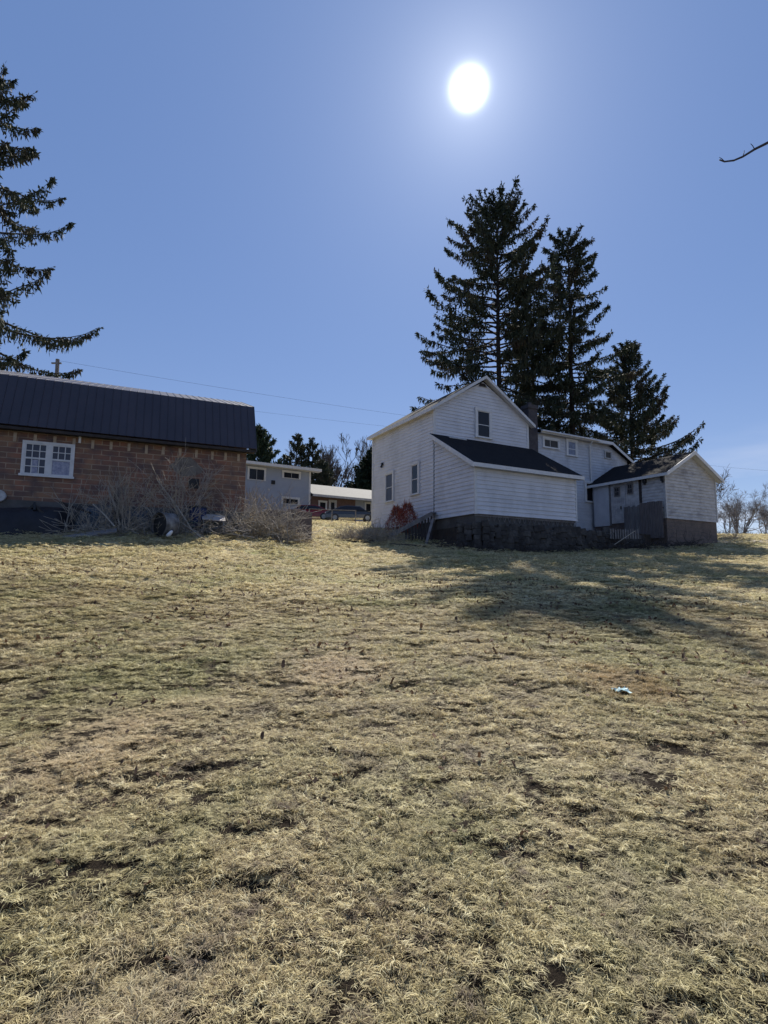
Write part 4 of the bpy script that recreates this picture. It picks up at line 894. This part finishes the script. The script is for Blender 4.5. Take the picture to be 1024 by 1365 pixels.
# ================================================================ yard things by the farmhouse
def yard():
    # stone retaining wall in front of the house terrace
    E0=None; r=random.Random(3); m=MB(); 
    def blob(c,sx,sy,sz):
        p=[]
        for z in (0,1):
            for a,b in ((-1,-1),(1,-1),(1,1),(-1,1)):
                k=.8 if z else 1; p.append((c[0]+a*sx*k*r.uniform(.8,1.05),c[1]+b*sy*k*r.uniform(.8,1.05),c[2]+z*sz*r.uniform(.85,1.05)))
        m.hexa(p)
    line=[H.w(-.6,.4,0),H.w(.2,-.55,0),H.w(4,-.8,0),H.w(8.5,-1.1,0),H.w(11.5,-1.0,0)]
    for i in range(len(line)-1):
        a,b=line[i],line[i+1]; n=int((b-a).length/.34)
        for k in range(n):
            q=a.lerp(b,k/n); z=g(q.x,q.y)-.25
            for row in range(5):
                if z > 4.25-.12*i: break
                h=r.uniform(.24,.38); blob((q.x+r.uniform(-.05,.05),q.y+r.uniform(-.08,.08)+row*.04,z),r.uniform(.17,.27),.22,h*1.08); z+=h
    o=m.build('retaining_wall',m_stone,bevel=.04); props(o,label='dark fieldstone retaining wall below the lean-to',cat='wall')
    # terrace fill behind it
    t=MB(); 
    q=[H.w(-.1,.0,0),H.w(.3,-.4,0),H.w(8.6,-.9,0),H.w(12.3,-.8,0),H.w(12.6,4,0),H.w(0,3.9,0)]
    t.face([(p.x,p.y,4.12) for p in q])
    for i in range(len(q)): a,b=q[i],q[(i+1)%len(q)]; t.face([(a.x,a.y,2),(b.x,b.y,2),(b.x,b.y,4.12),(a.x,a.y,4.12)])
    props(t.build('terrace_ground',m_dirt),kind='structure')
    # cellar bulkhead ramp
    E=empty('cellar_ramp',(H.o[0],H.o[1],0),H.ang,label='sloping grey plank ramp beside the farmhouse corner',cat='ramp')
    d=MB(); a=Vector((-1.15,3.5,5.35)); b=Vector((-1.15,3.5,5.35))
    top=at(577,683,29.5); bot=at(516,715,28.2)
    dd=(bot-top); E.location=(0,0,0); E.rotation_euler=(0,0,0); side=Vector((.35,1.0,.12)).normalized()
    for k in range(6):
        o=side*(k*.17); pp=top+o; qq=bot+o; d.bar(pp,qq,.155,.04,up=Vector((.2,-.3,1)))
    d.build('deck',m_wood,E)
    s=MB(); s.bar(top-side*.12+Vector((0,0,-.06)),bot-side*.12+Vector((0,0,-.06)),.05,.22); s.build('side_rail',m_wood,E)
    pk=MB()
    for k in range(9):
        t=.02+k*.07; q=top.lerp(bot,t)-side*.1; pk.bar((q.x,q.y,g(q.x,q.y)-.1),(q.x,q.y,q.z-.1),.11,.03)
    pk.build('skirt_board',m_dkwood,E)
    lb=MB(); q=at(566,733,27.2); w=at(577,692,28.2); lb.bar(q,w,.14,.03); props(lb.build('leaning_board',m_wood),label='grey board leaning against the ramp end',cat='board')
    # red mesh heaps beside the side wall: two rough cones of netting strands
    for i,(px,py,Y,sc,lab) in enumerate(((529,700,31.5,1.0,'lower heap of red plastic mesh against the farmhouse side wall'),(543,692,30.8,1.0,'taller peaked heap of red plastic mesh beside the ramp'))):
        r_=np.random.default_rng(90+i); q=at(px,py,Y); zt=at(px,(676,672)[i],Y).z; zb=q.z-.5; Hh=zt-zb; n=1900
        t=r_.random(n)**.8; a=r_.uniform(0,6.28,n); R=.75*(1-t)**.7*r_.uniform(.7,1.05,n)+.08
        B=np.stack([q.x+R*np.cos(a),q.y+R*np.sin(a)*.6,zb+t*Hh],1); d_=np.stack([-np.sin(a)*.5,np.cos(a)*.5,r_.normal(0,.7,n)],1)+r_.normal(0,.3,(n,3)); d_*=.28
        v=tris_from(B,d_*.7,np.full(n,.012),rng=r_); props(np_mesh('red_mesh_netting',v,np.arange(len(v)).reshape(-1,4),m_red),label=lab,cat='netting')
    # timber edging
    E=empty('timber_edging',label='stacked dark landscape timbers edging the bed left of the ramp',cat='edging')
    for row,(x0,x1) in enumerate(((447,523),(452,500),)):
        for k in range(2+row):
            a=at(x0+(x1-x0)*k/(2+row)+1,728-row*6,26.5+.15*row); b=at(x0+(x1-x0)*(k+1)/(2+row)-1,729-row*6,26.3+.15*row)
            MB().bar(a,b,.2,.2).build('timber',m_dkwood,E,bevel=.015)
    a=at(520,731,26.1); b=at(572,736,25.6); MB().bar(a+Vector((0,0,.1)),b+Vector((0,0,.15)),.25,.3).build('timber',m_dkwood,E,bevel=.015)
yard()

def brush(name,label,cat,segs,n,Lr,rad,mat,seed,spreadz=.6,blades=0,kind='stuff',bmat=None):
    """tangle of stems around a list of (px,py_base,Y,radius,height)"""
    r=np.random.default_rng(seed); out=[]; B=[];D=[]
    for (px,py,Y,R,Hh) in segs:
        c=at(px,py,Y); zg=g(c.x,c.y)
        for k in range(n):
            a=r.uniform(0,6.28); rr=R*math.sqrt(r.random()); p=np.array([c.x+rr*math.cos(a),c.y+rr*math.sin(a)*.7,0]); p[2]=g(p[0],p[1])+r.uniform(0,Hh*.6)*(1-rr/R*.6)
            d=np.array([r.normal(0,1),r.normal(0,.6),r.normal(0,1)*spreadz+.35]); o=[]; bare_paths(r,p,d,r.uniform(*Lr),rad,1,o,.5,-.05,(1,3)); out+=o
        m=blades; 
        if m:
            a=r.uniform(0,6.28,m); rr=R*np.sqrt(r.random(m)); x=c.x+rr*np.cos(a); y=c.y+rr*np.sin(a)*.7; z=G(x,y)+r.random(m)*Hh*.85*(1-rr/R*.7); B.append(np.stack([x,y,z],1)); d=r.normal(0,1,(m,3))*[1,.8,.7]; D.append(d/np.linalg.norm(d,axis=1)[:,None]*r.uniform(.15,.45,(m,1)))
    v,f=limb_tubes([(P,np.maximum(R_,.007)) for P,R_ in out],3)
    o=np_mesh(name,v,f,mat)
    if blades:
        B=np.concatenate(B);D=np.concatenate(D); v2=tris_from(B,D,np.full(len(B),.016),rng=r); np_mesh('dry_leaves',v2,np.arange(len(v2)).reshape(-1,4),bmat or m_brushdry,o)
    props(o,label=label,cat=cat,kind=kind); return o
brush('brush_pile','tangled tan and grey brush heap between the barn corner and block bin','brush',[(335,712,21.8,1.0,1.3),(345,712,22,1.1,1.2),(368,713,22.2,1.0,1.0),(388,712,22.4,.9,.7),(332,708,23.2,.8,1.5),(350,705,23.6,.8,1.1)],85,(.5,1.4),.011,m_stem,101,spreadz=1.2,blades=520)
brush('brush_pile','dark leaning twigs and debris below the barn wall','brush',[(130,712,18.6,1.0,.6),(175,712,19,1.1,.7),(225,712,19.6,.9,.9),(262,714,20.3,.9,.8),(300,714,21,.9,.8)],50,(.4,1.1),.009,m_stem,102,blades=160,bmat=m_stem)
brush('brush_pile','brown brush and weeds on the timber edged bed','brush',[(465,722,27,.9,.5),(488,720,27.2,1.1,.8),(510,716,27.6,1.0,.9),(497,708,29,.8,.8)],80,(.3,.9),.010,m_stem,103,blades=420)
brush('brush_pile','dark weeds along the stone wall and shed base','brush',[(600,731,25.9,1.0,.5),(650,733,26,1.0,.35),(700,734,27.5,1.0,.4),(750,733,28.5,1.2,.4),(800,730,29.5,1.2,.6),(840,727,30.3,1.2,.6),(875,726,30.8,1.0,.5),(920,725,31.8,1.0,.35)],40,(.3,.8),.008,m_dkwood,104,blades=200,bmat=m_dkwood)
brush('brush_pile','grey pile of scrap and twigs on the terrace beside the shed doors','debris',[(800,703,31,.8,1.0),(812,704,31.2,.7,.8)],60,(.3,.9),.014,m_wood,105)
brush('weeds','thin dry weeds standing in the sun right of the shed','weeds',[(972,712,37,.8,.5),(980,712,38,.8,.5)],50,(.3,.8),.008,m_stem,106,spreadz=.9)

brush('standing_weeds','thin upright dead weed stalks standing along the barn foundation','weeds',[(110,714,18.8,.9,.4),(150,714,19,.9,.4),(185,714,19.3,.9,.4),(235,714,19.8,.9,.4),(275,714,20.6,.9,.4),(305,713,21.2,.8,.4)],26,(.7,1.6),.008,m_stem,131,spreadz=3.0)
# bare shrubs in front of the barn
for px,py,Y,h_,seed,st,lab in ((165,716,18.9,3.0,111,5,'upright bare shrub in front of the barn wall, left of the barrel'),(240,716,20,3.9,112,8,'leaning bare shrub fanning out right of the barrel'),(122,714,18.8,1.9,113,4,'small bare shrub under the barn window corner'),(372,705,25,2.6,114,4,'slim pale shrub against the neighbouring house wall'),(340,700,24.4,2.8,115,7,'dense dry shrub at the barn corner')):
    q=at(px,py,Y); bare_tree(q.x,q.y,h_,seed,lab,stems=st,depth=3,name='bare_shrub',cat='shrub',mat=m_stem,group='bare shrubs around the barn',rad=.018,minr=.006,tilt=.38,spread=.38,kids=(2,4))
def poles():
    for a,b,Y,lab in (((144,650),(160,700),18.9,'short grey stake leaning in the weeds'),((124,672),(153,702),18.4,'pale stick leaning toward the long board'),((210,640),(262,716),19.6,'long pale pole leaning across the shrub'),((228,688),(275,722),19.2,'low pale pole ending on the grass')):
        m=MB(); m.tube([at(*a,Y+.5),at((a[0]+b[0])/2+1,(a[1]+b[1])/2-1,Y+.2),at(*b,Y)],[.02,.03,.03],6); props(m.build('wooden_pole',m_stem),label=lab,cat='pole')
    for (a,b,lab) in (((89,672),(86,714),'dark upright post below the barn window'),((155,658),(156,716),'dark upright post left of the barrel')):
        m=MB(); p=at(*a,19.6); q=at(*b,19.3); m.bar(p,q,.1,.1); props(m.build('post',m_dkwood),label=lab,cat='post')
    m=MB(); m.bar(at(80,669,19.5),at(121,684,19.0),.06,.06); props(m.build('dark_beam',m_dkwood),label='thin dark beam sloping down from the post under the window',cat='beam')
    E=empty('a_frame_prop',label='small dark a-frame prop on the dark pile at left',cat='frame')
    for a,b in (((46,673),(24,690)),((46,673),(66,692)),((46,670),(46,680))): MB().bar(at(*a,18.6),at(*b,18.5),.07,.07).build('leg',m_dark,E)
    m=MB(); a=at(83,718,17.6); b=at(156,707,18.2); m.bar(a,b,.28,.06,up=Vector((0,-.6,1))); props(m.build('long_board',m_wood,bevel=.005),label='long grey board lying at a slant on the grass edge',cat='board')
poles()
def tarp(name,label,pxs,Y,depth,hgt,mat,seed):
    r=np.random.default_rng(seed); a=at(pxs[0],714,Y); b=at(pxs[1],714,Y+.4); n=16; m=7; V=[]
    d=np.array([b.x-a.x,b.y-a.y]); Ln=np.linalg.norm(d); d/=Ln; nrm=np.array([-d[1],d[0]])
    prof=[(0,0),(.05,.45),(.12,.8),(.35,.98),(.65,1.0),(.9,.9),(1,0)]
    for i in range(n):
        t=i/(n-1); q=np.array([a.x,a.y])+d*Ln*t
        for (s,h) in prof:
            w=r.normal(0,.03); P=q+nrm*(s*depth+w); edge=min(1,8*t+.25,8*(1-t)+.25); V.append((P[0],P[1],g(P[0],P[1])-.05+h*hgt*edge*r.uniform(.92,1.06)))
    f=[(i*m+j,(i+1)*m+j,(i+1)*m+j+1,i*m+j+1) for i in range(n-1) for j in range(m-1)]; f2=[tuple(range(m))[::-1],tuple((n-1)*m+j for j in range(m))]
    mb=MB(); mb.v=V; mb.f=f+f2; o=mb.build(name,mat); s=o.modifiers.new('s','SUBSURF'); s.levels=s.render_levels=2
    o.data.polygons.foreach_set('use_smooth',[True]*len(o.data.polygons)); props(o,label=label,cat='tarp')
m_tarp=M('black_tarp',(.012,.012,.016),(.02,.02,.026),4,.6,.4,9); m_tarp2=M('slate_sheet',(.07,.085,.10),(.045,.052,.06),2,.6,.5,8)
tarp('covered_pile','low pile under a black tarp at the far left by the barn',(-60,78),17.9,1.5,.95,m_tarp,121)
tarp('covered_pile','slate blue sheeting heaped behind the leaning posts',(96,152),19.4,1.2,.95,m_tarp2,122)
tarp('covered_pile','slate blue sheeting behind the upright shrub, left of the barrel',(158,200),19.6,1.1,.8,m_tarp2,123)
# barrel
m_drum=M('worn_drum_paint',(.22,.22,.22),(.06,.055,.055),4,.5,.2)
def barrel():
    c=at(211,703,18.7); E=empty('steel_drum',(c.x,c.y,g(c.x,c.y)),math.radians(-62),label='dark open-ended drum with pale top lying on its side near the weeds',cat='drum')
    R=.43; L=.5; m=MB(); n=26; rings=[(0,R),(.02,R+.015),(.05,R),(.25,R),(.27,R+.012),(.29,R),(.5,R),(.52,R+.012),(.54,R),(L-.03,R),(L,R+.015)]
    for (x,rr) in rings:
        for k in range(n): a=2*math.pi*k/n; m.v.append((x,rr*math.cos(a),R+rr*math.sin(a)))
    for i in range(len(rings)-1):
        for k in range(n): a=i*n+k; b=i*n+(k+1)%n; m.f.append((a,b,b+n,a+n))
    o=m.build('shell',m_drum,E,smooth=True); s=o.modifiers.new('s','SOLIDIFY'); s.thickness=.015
    MB().tube([(.10,0,R),(.12,0,R)],R-.02,24).build('end_plate',m_dark,E)
    E.rotation_euler=(0,0,math.radians(58))
barrel()
# cone-shaped blue bin, table, metal frame, white jug
def junk():
    c=at(262,712,20.6); z=g(c.x,c.y); E=empty('blue_bin',(c.x,c.y,z),label='dark blue plastic bin among the shrub stems',cat='bin')
    m=MB(); m.tube([(0,0,0),(0,0,.55),(0,0,.9),(0,0,.93)],[.24,.3,.33,.35],14); m.build('body',m_blue,E,smooth=False); m=MB(); m.tube([(0,0,.93),(0,0,.98),(0,0,1.05)],[.36,.34,.1],14); m.build('lid',m_dark,E)
    c=at(284,712,20.6); z=g(c.x,c.y); E=empty('work_table',(c.x,c.y,z),math.radians(20),label='small table with a pale tilted top in front of the barn wall',cat='table')
    zt=at(284,690,20.6).z-z; t=MB(); t.hexa([(-.42,-.3,zt-.12),(.42,-.3,zt-.16),(.42,.3,zt+.1),(-.42,.3,zt+.14),(-.42,-.3,zt-.09),(.42,-.3,zt-.13),(.42,.3,zt+.13),(-.42,.3,zt+.17)]); t.build('top',m_pwood,E)
    for a,b in ((-.36,-.22),(.36,-.22),(-.36,.22),(.36,.22)): MB().tube([(a,b,0),(a,b,zt-.13)],.022,6).build('leg',m_grmetal,E)
    E=empty('green_gate',label='green tubular steel gate lying propped in front of the table',cat='gate'); a=at(246,712,19.6); b=at(323,710,21.4)
    for k,(dz) in enumerate((0,.18,.36)):
        za=g(a.x,a.y)+.15+dz; zb=g(b.x,b.y)+.15+dz; MB().tube([(a.x,a.y+dz*.8,za),(b.x,b.y+dz*.8,zb)],.022,8).build('rail',m_green,E)
    for t in (0,.33,.66,1):
        q=a.lerp(b,t); z0=g(q.x,q.y); MB().tube([(q.x,q.y,z0+.12),(q.x,q.y+.3,z0+.53)],.02,8).build('upright',m_green,E)
    q=at(223,711,18.4); E=empty('white_jug',(q.x,q.y,g(q.x,q.y)+.08),label='small white jug lying beside the drum',cat='jug'); MB().tube([(0,0,.05),(.08,0,.12),(.14,0,.2),(.17,0,.24)],[.055,.065,.05,.02],10).build('body',m_white,E,smooth=True); MB().tube([(.17,0,.24),(.19,0,.27)],.024,8).build('cap',m_blue,E)
    # block bin
    B=Frame(360,712,23.4,24); z0=g(B.o[0],B.o[1]); _,zt=B.v(400,682,0); E=empty('block_bin',(B.o[0],B.o[1],0),B.ang,label='square bin of grey-brown blocks topped with pale scraps, right of the brush',cat='bin')
    u1,_=B.v(416,700,0); w=MB(); w.box((-.2,0,z0-.5),(u1,.2,zt)); w.box((u1-.2,.201,z0-.5),(u1-.001,2.4,zt-.003)); w.box((-.2,.201,z0-.5),(0,2.4,zt-.003)); w.box((.001,2.2,z0-.5),(u1-.201,2.399,zt-.003)); w.build('wall',m_block,E,bevel=.01)
    j=MB()
    for k in range(1,6):
        if zt-.2*k > z0-.1: j.box((-.2,-.004,zt-.2*k-.006),(u1+.002,.002,zt-.2*k+.006))
    j.build('mortar_joints',m_conc,E)
    f=MB(); f.box((.002,.202,z0),(u1-.202,2.19,zt-.12)); f.build('fill',m_dirt,E)
    rr=random.Random(6)
    for k in range(7):
        u=rr.uniform(.1,u1-.2); a=Vector((u-.35,rr.uniform(.1,.8),zt+.03+rr.uniform(0,.08))); b=a+Vector((rr.uniform(.4,.8),rr.uniform(-.2,.3),rr.uniform(-.03,.06)))
        m=MB(); m.bar(B.w(a.x,a.y,a.z),B.w(b.x,b.y,b.z),.09,.03); props(m.build('scrap_board',m_pwood),label='pale scrap board lying on top of the block bin',cat='board',group='scrap boards on the block bin')
    # picket row on the terrace edge by the shed
    P=empty('picket_edging',label='row of short grey pickets along the terrace edge before the shed',cat='fence')
    for k in range(12):
        q=at(814+k*3.3,706,29.6); h=rr.uniform(.08,.16); m=MB(); m.box((q.x-.035,q.y-.02,q.z-.5),(q.x+.035,q.y+.02,q.z+h-.1)); m.build('picket',m_wood,P)
    a=at(846,708,29.4); b=at(819,726,28.8); m=MB(); m.tube([a,b],.02,6); props(m.build('wooden_pole',m_stem),label='thin stick leaning on the terrace edge before the shed',cat='pole')
    q=on_ground(829,926); r_=random.Random(9); m=MB(); n=6; w=.11
    V=[[Vector((q[0]+(i/(n-1)-.5)*w*1.2, q[1]+(j/(n-1)-.5)*w*1.5, q[2]+.035+r_.uniform(-.012,.03))) for j in range(n)] for i in range(n)]
    for i in range(n-1):
        for j in range(n-1): m.face([V[i][j],V[i+1][j],V[i+1][j+1],V[i][j+1]])
    props(m.build('plastic_scrap',M('pale_blue_plastic',(.28,.44,.46),(.42,.58,.60),30,.5)),label='pale blue crumpled plastic scrap lying in the lawn',cat='litter')
    rr=random.Random(16)
    for k in range(16):
        a=at(rr.uniform(248,326),rr.uniform(704,716),20.2+rr.uniform(0,1)); z=g(a.x,a.y)+rr.uniform(.08,.4); an=rr.uniform(-.5,.5); ln=rr.uniform(.25,.7)
        m=MB(); m.bar((a.x-ln*math.cos(an),a.y-ln*math.sin(an)*.4,z+rr.uniform(-.1,.15)),(a.x+ln*math.cos(an),a.y+ln*math.sin(an)*.4,z+rr.uniform(-.1,.15)),rr.uniform(.06,.16),.025)
        props(m.build('scrap_board',rr.choice([m_pwood,m_wood,m_wood,m_green,m_rwood])),label='weathered scrap piece lying in the debris pile in front of the barn wall',cat='board',group='scrap pieces in the debris pile')
junk()

def path():
    m=MB(); L=[at(x,722,37) for x in (968,)] ; V=[]; 
    xs=np.linspace(0,1,40); P=[]
    for t in xs:
        x=20.5+t*22; y=35.5+2.5*t; P.append((x,y))
    for i,(x,y) in enumerate(P):
        for s in (-1,1): V.append((x,y+s*1.1,g(x,y+s*1.1)+.012))
    m.v=V; m.f=[(2*i,2*i+2,2*i+3,2*i+1) for i in range(len(P)-1)]; props(m.build('path',m_gravel),kind='structure')
path()

# ================================================================ light, sky, camera
sr = ray(625,118); sd = Vector(sr).normalized()
elev = math.asin(sd.z); azi = math.atan2(sd.x, sd.y)     # azimuth from +Y towards +X
sun = bpy.data.lights.new('sun','SUN'); sun.energy = 5.0; sun.angle = math.radians(.55); sun.color = (1,.94,.84)
so = bpy.data.objects.new('sun', sun); COL.objects.link(so); so.rotation_euler = sd.to_track_quat('Z','Y').to_euler(); so.location = (0,0,60)
w = bpy.data.worlds.new('World'); S.world = w; w.use_nodes = True; N = w.node_tree.nodes; L = w.node_tree.links
bg = N['Background']; sky = N.new('ShaderNodeTexSky'); sky.sky_type = 'NISHITA'; sky.sun_disc = False
sky.sun_elevation = elev; sky.sun_rotation = azi; sky.altitude = 300; sky.air_density = 1.0; sky.dust_density = .3; sky.ozone_density = 2.0
STR = .053; bg.inputs[1].default_value = STR
tc = N.new('ShaderNodeTexCoord'); nm = N.new('ShaderNodeVectorMath'); nm.operation='NORMALIZE'; L.new(tc.outputs['Generated'], nm.inputs[0])
dt = N.new('ShaderNodeVectorMath'); dt.operation='DOT_PRODUCT'; L.new(nm.outputs[0], dt.inputs[0]); dt.inputs[1].default_value = sd
ac = N.new('ShaderNodeMath'); ac.operation='ARCCOSINE'; L.new(dt.outputs['Value'], ac.inputs[0])   # angle from the sun
def glow(a, k, p=1):      # k*exp(-(angle/a)^p)
    d=N.new('ShaderNodeMath'); d.operation='DIVIDE'; L.new(ac.outputs[0],d.inputs[0]); d.inputs[1].default_value=a
    q=N.new('ShaderNodeMath'); q.operation='POWER'; L.new(d.outputs[0],q.inputs[0]); q.inputs[1].default_value=p
    n=N.new('ShaderNodeMath'); n.operation='MULTIPLY'; L.new(q.outputs[0],n.inputs[0]); n.inputs[1].default_value=-1
    e=N.new('ShaderNodeMath'); e.operation='EXPONENT'; L.new(n.outputs[0],e.inputs[0])
    m=N.new('ShaderNodeMath'); m.operation='MULTIPLY'; L.new(e.outputs[0],m.inputs[0]); m.inputs[1].default_value=k/STR; return m.outputs[0]
def add(a,b):
    m=N.new('ShaderNodeMath'); m.operation='ADD'; L.new(a,m.inputs[0]); L.new(b,m.inputs[1]); return m.outputs[0]
gl = add(add(glow(.0165,5,2.0),glow(.055,.26,1.15)),glow(.19,.06,1.2))
gc = N.new('ShaderNodeVectorMath'); gc.operation='SCALE'; gc.inputs[0].default_value=(.93,.97,1.0); L.new(gl,gc.inputs['Scale'])
# thin white cloud bank low in the sky
mp=N.new('ShaderNodeMapping'); mp.inputs['Scale'].default_value=(3,3,14); L.new(nm.outputs[0],mp.inputs[0])
cn=N.new('ShaderNodeTexNoise'); cn.inputs['Scale'].default_value=1.3; cn.inputs['Detail'].default_value=7; L.new(mp.outputs[0],cn.inputs['Vector'])
sx=N.new('ShaderNodeSeparateXYZ'); L.new(nm.outputs[0],sx.inputs[0])
el=N.new('ShaderNodeMapRange'); el.inputs[1].default_value=.24; el.inputs[2].default_value=.10; L.new(sx.outputs[2],el.inputs[0])
cm=N.new('ShaderNodeMapRange'); cm.inputs[1].default_value=.42; cm.inputs[2].default_value=.68; L.new(cn.outputs[0],cm.inputs[0])
rx=N.new('ShaderNodeMapRange'); rx.inputs[1].default_value=.30; rx.inputs[2].default_value=.62; L.new(sx.outputs[0],rx.inputs[0])
c1=N.new('ShaderNodeMath'); c1.operation='MULTIPLY'; L.new(el.outputs[0],c1.inputs[0]); L.new(cm.outputs[0],c1.inputs[1])
c2=N.new('ShaderNodeMath'); c2.operation='MULTIPLY'; L.new(c1.outputs[0],c2.inputs[0]); L.new(rx.outputs[0],c2.inputs[1])
tint=N.new('ShaderNodeMix'); tint.data_type='RGBA'; tint.blend_type='MULTIPLY'; tint.inputs[0].default_value=1; L.new(sky.outputs[0],tint.inputs[6]); tint.inputs[7].default_value=(.97,1.10,1.33,1)
air=N.new('ShaderNodeVectorMath'); air.operation='MULTIPLY_ADD'; L.new(tint.outputs[2],air.inputs[0]); air.inputs[1].default_value=(.4,.4,.4); air.inputs[2].default_value=tuple(k/1.516/STR for k in (.100,.170,.352))
cl=N.new('ShaderNodeMix'); cl.data_type='RGBA'; L.new(c2.outputs[0],cl.inputs[0]); L.new(air.outputs[0],cl.inputs[6]); cl.inputs[7].default_value=(.42/STR,.46/STR,.58/STR,1)
hz=N.new('ShaderNodeMath'); hz.operation='MULTIPLY'; L.new(sx.outputs[2],hz.inputs[0]); hz.inputs[1].default_value=-6.5
he=N.new('ShaderNodeMath'); he.operation='EXPONENT'; L.new(hz.outputs[0],he.inputs[0]); hm=N.new('ShaderNodeMath'); hm.operation='MINIMUM'; L.new(he.outputs[0],hm.inputs[0]); hm.inputs[1].default_value=1
hv=N.new('ShaderNodeVectorMath'); hv.operation='SCALE'; hv.inputs[0].default_value=(.17/STR,.16/STR,.11/STR); L.new(hm.outputs[0],hv.inputs['Scale'])
ga=N.new('ShaderNodeVectorMath'); ga.operation='ADD'; L.new(gc.outputs[0],ga.inputs[0]); L.new(hv.outputs[0],ga.inputs[1]); gc=ga
sm_=N.new('ShaderNodeVectorMath'); sm_.operation='ADD'; L.new(cl.outputs[2],sm_.inputs[0]); L.new(gc.outputs[0],sm_.inputs[1])
L.new(sm_.outputs[0],bg.inputs[0])

cam = bpy.data.cameras.new('Camera'); co = bpy.data.objects.new('Camera', cam); COL.objects.link(co); S.camera = co
cam.sensor_fit='VERTICAL'; cam.sensor_height=36; cam.lens=F/1365*36; cam.clip_end=3000; cam.clip_start=.05
co.matrix_world = Matrix.Translation((0,0,EYE)) @ Matrix.Rotation(math.pi/2+PITCH,4,'X') @ Matrix.Rotation(ROLL,4,'Z')
S.view_settings.view_transform='Standard'; S.view_settings.look='None'; S.view_settings.exposure=.6; S.view_settings.gamma=1
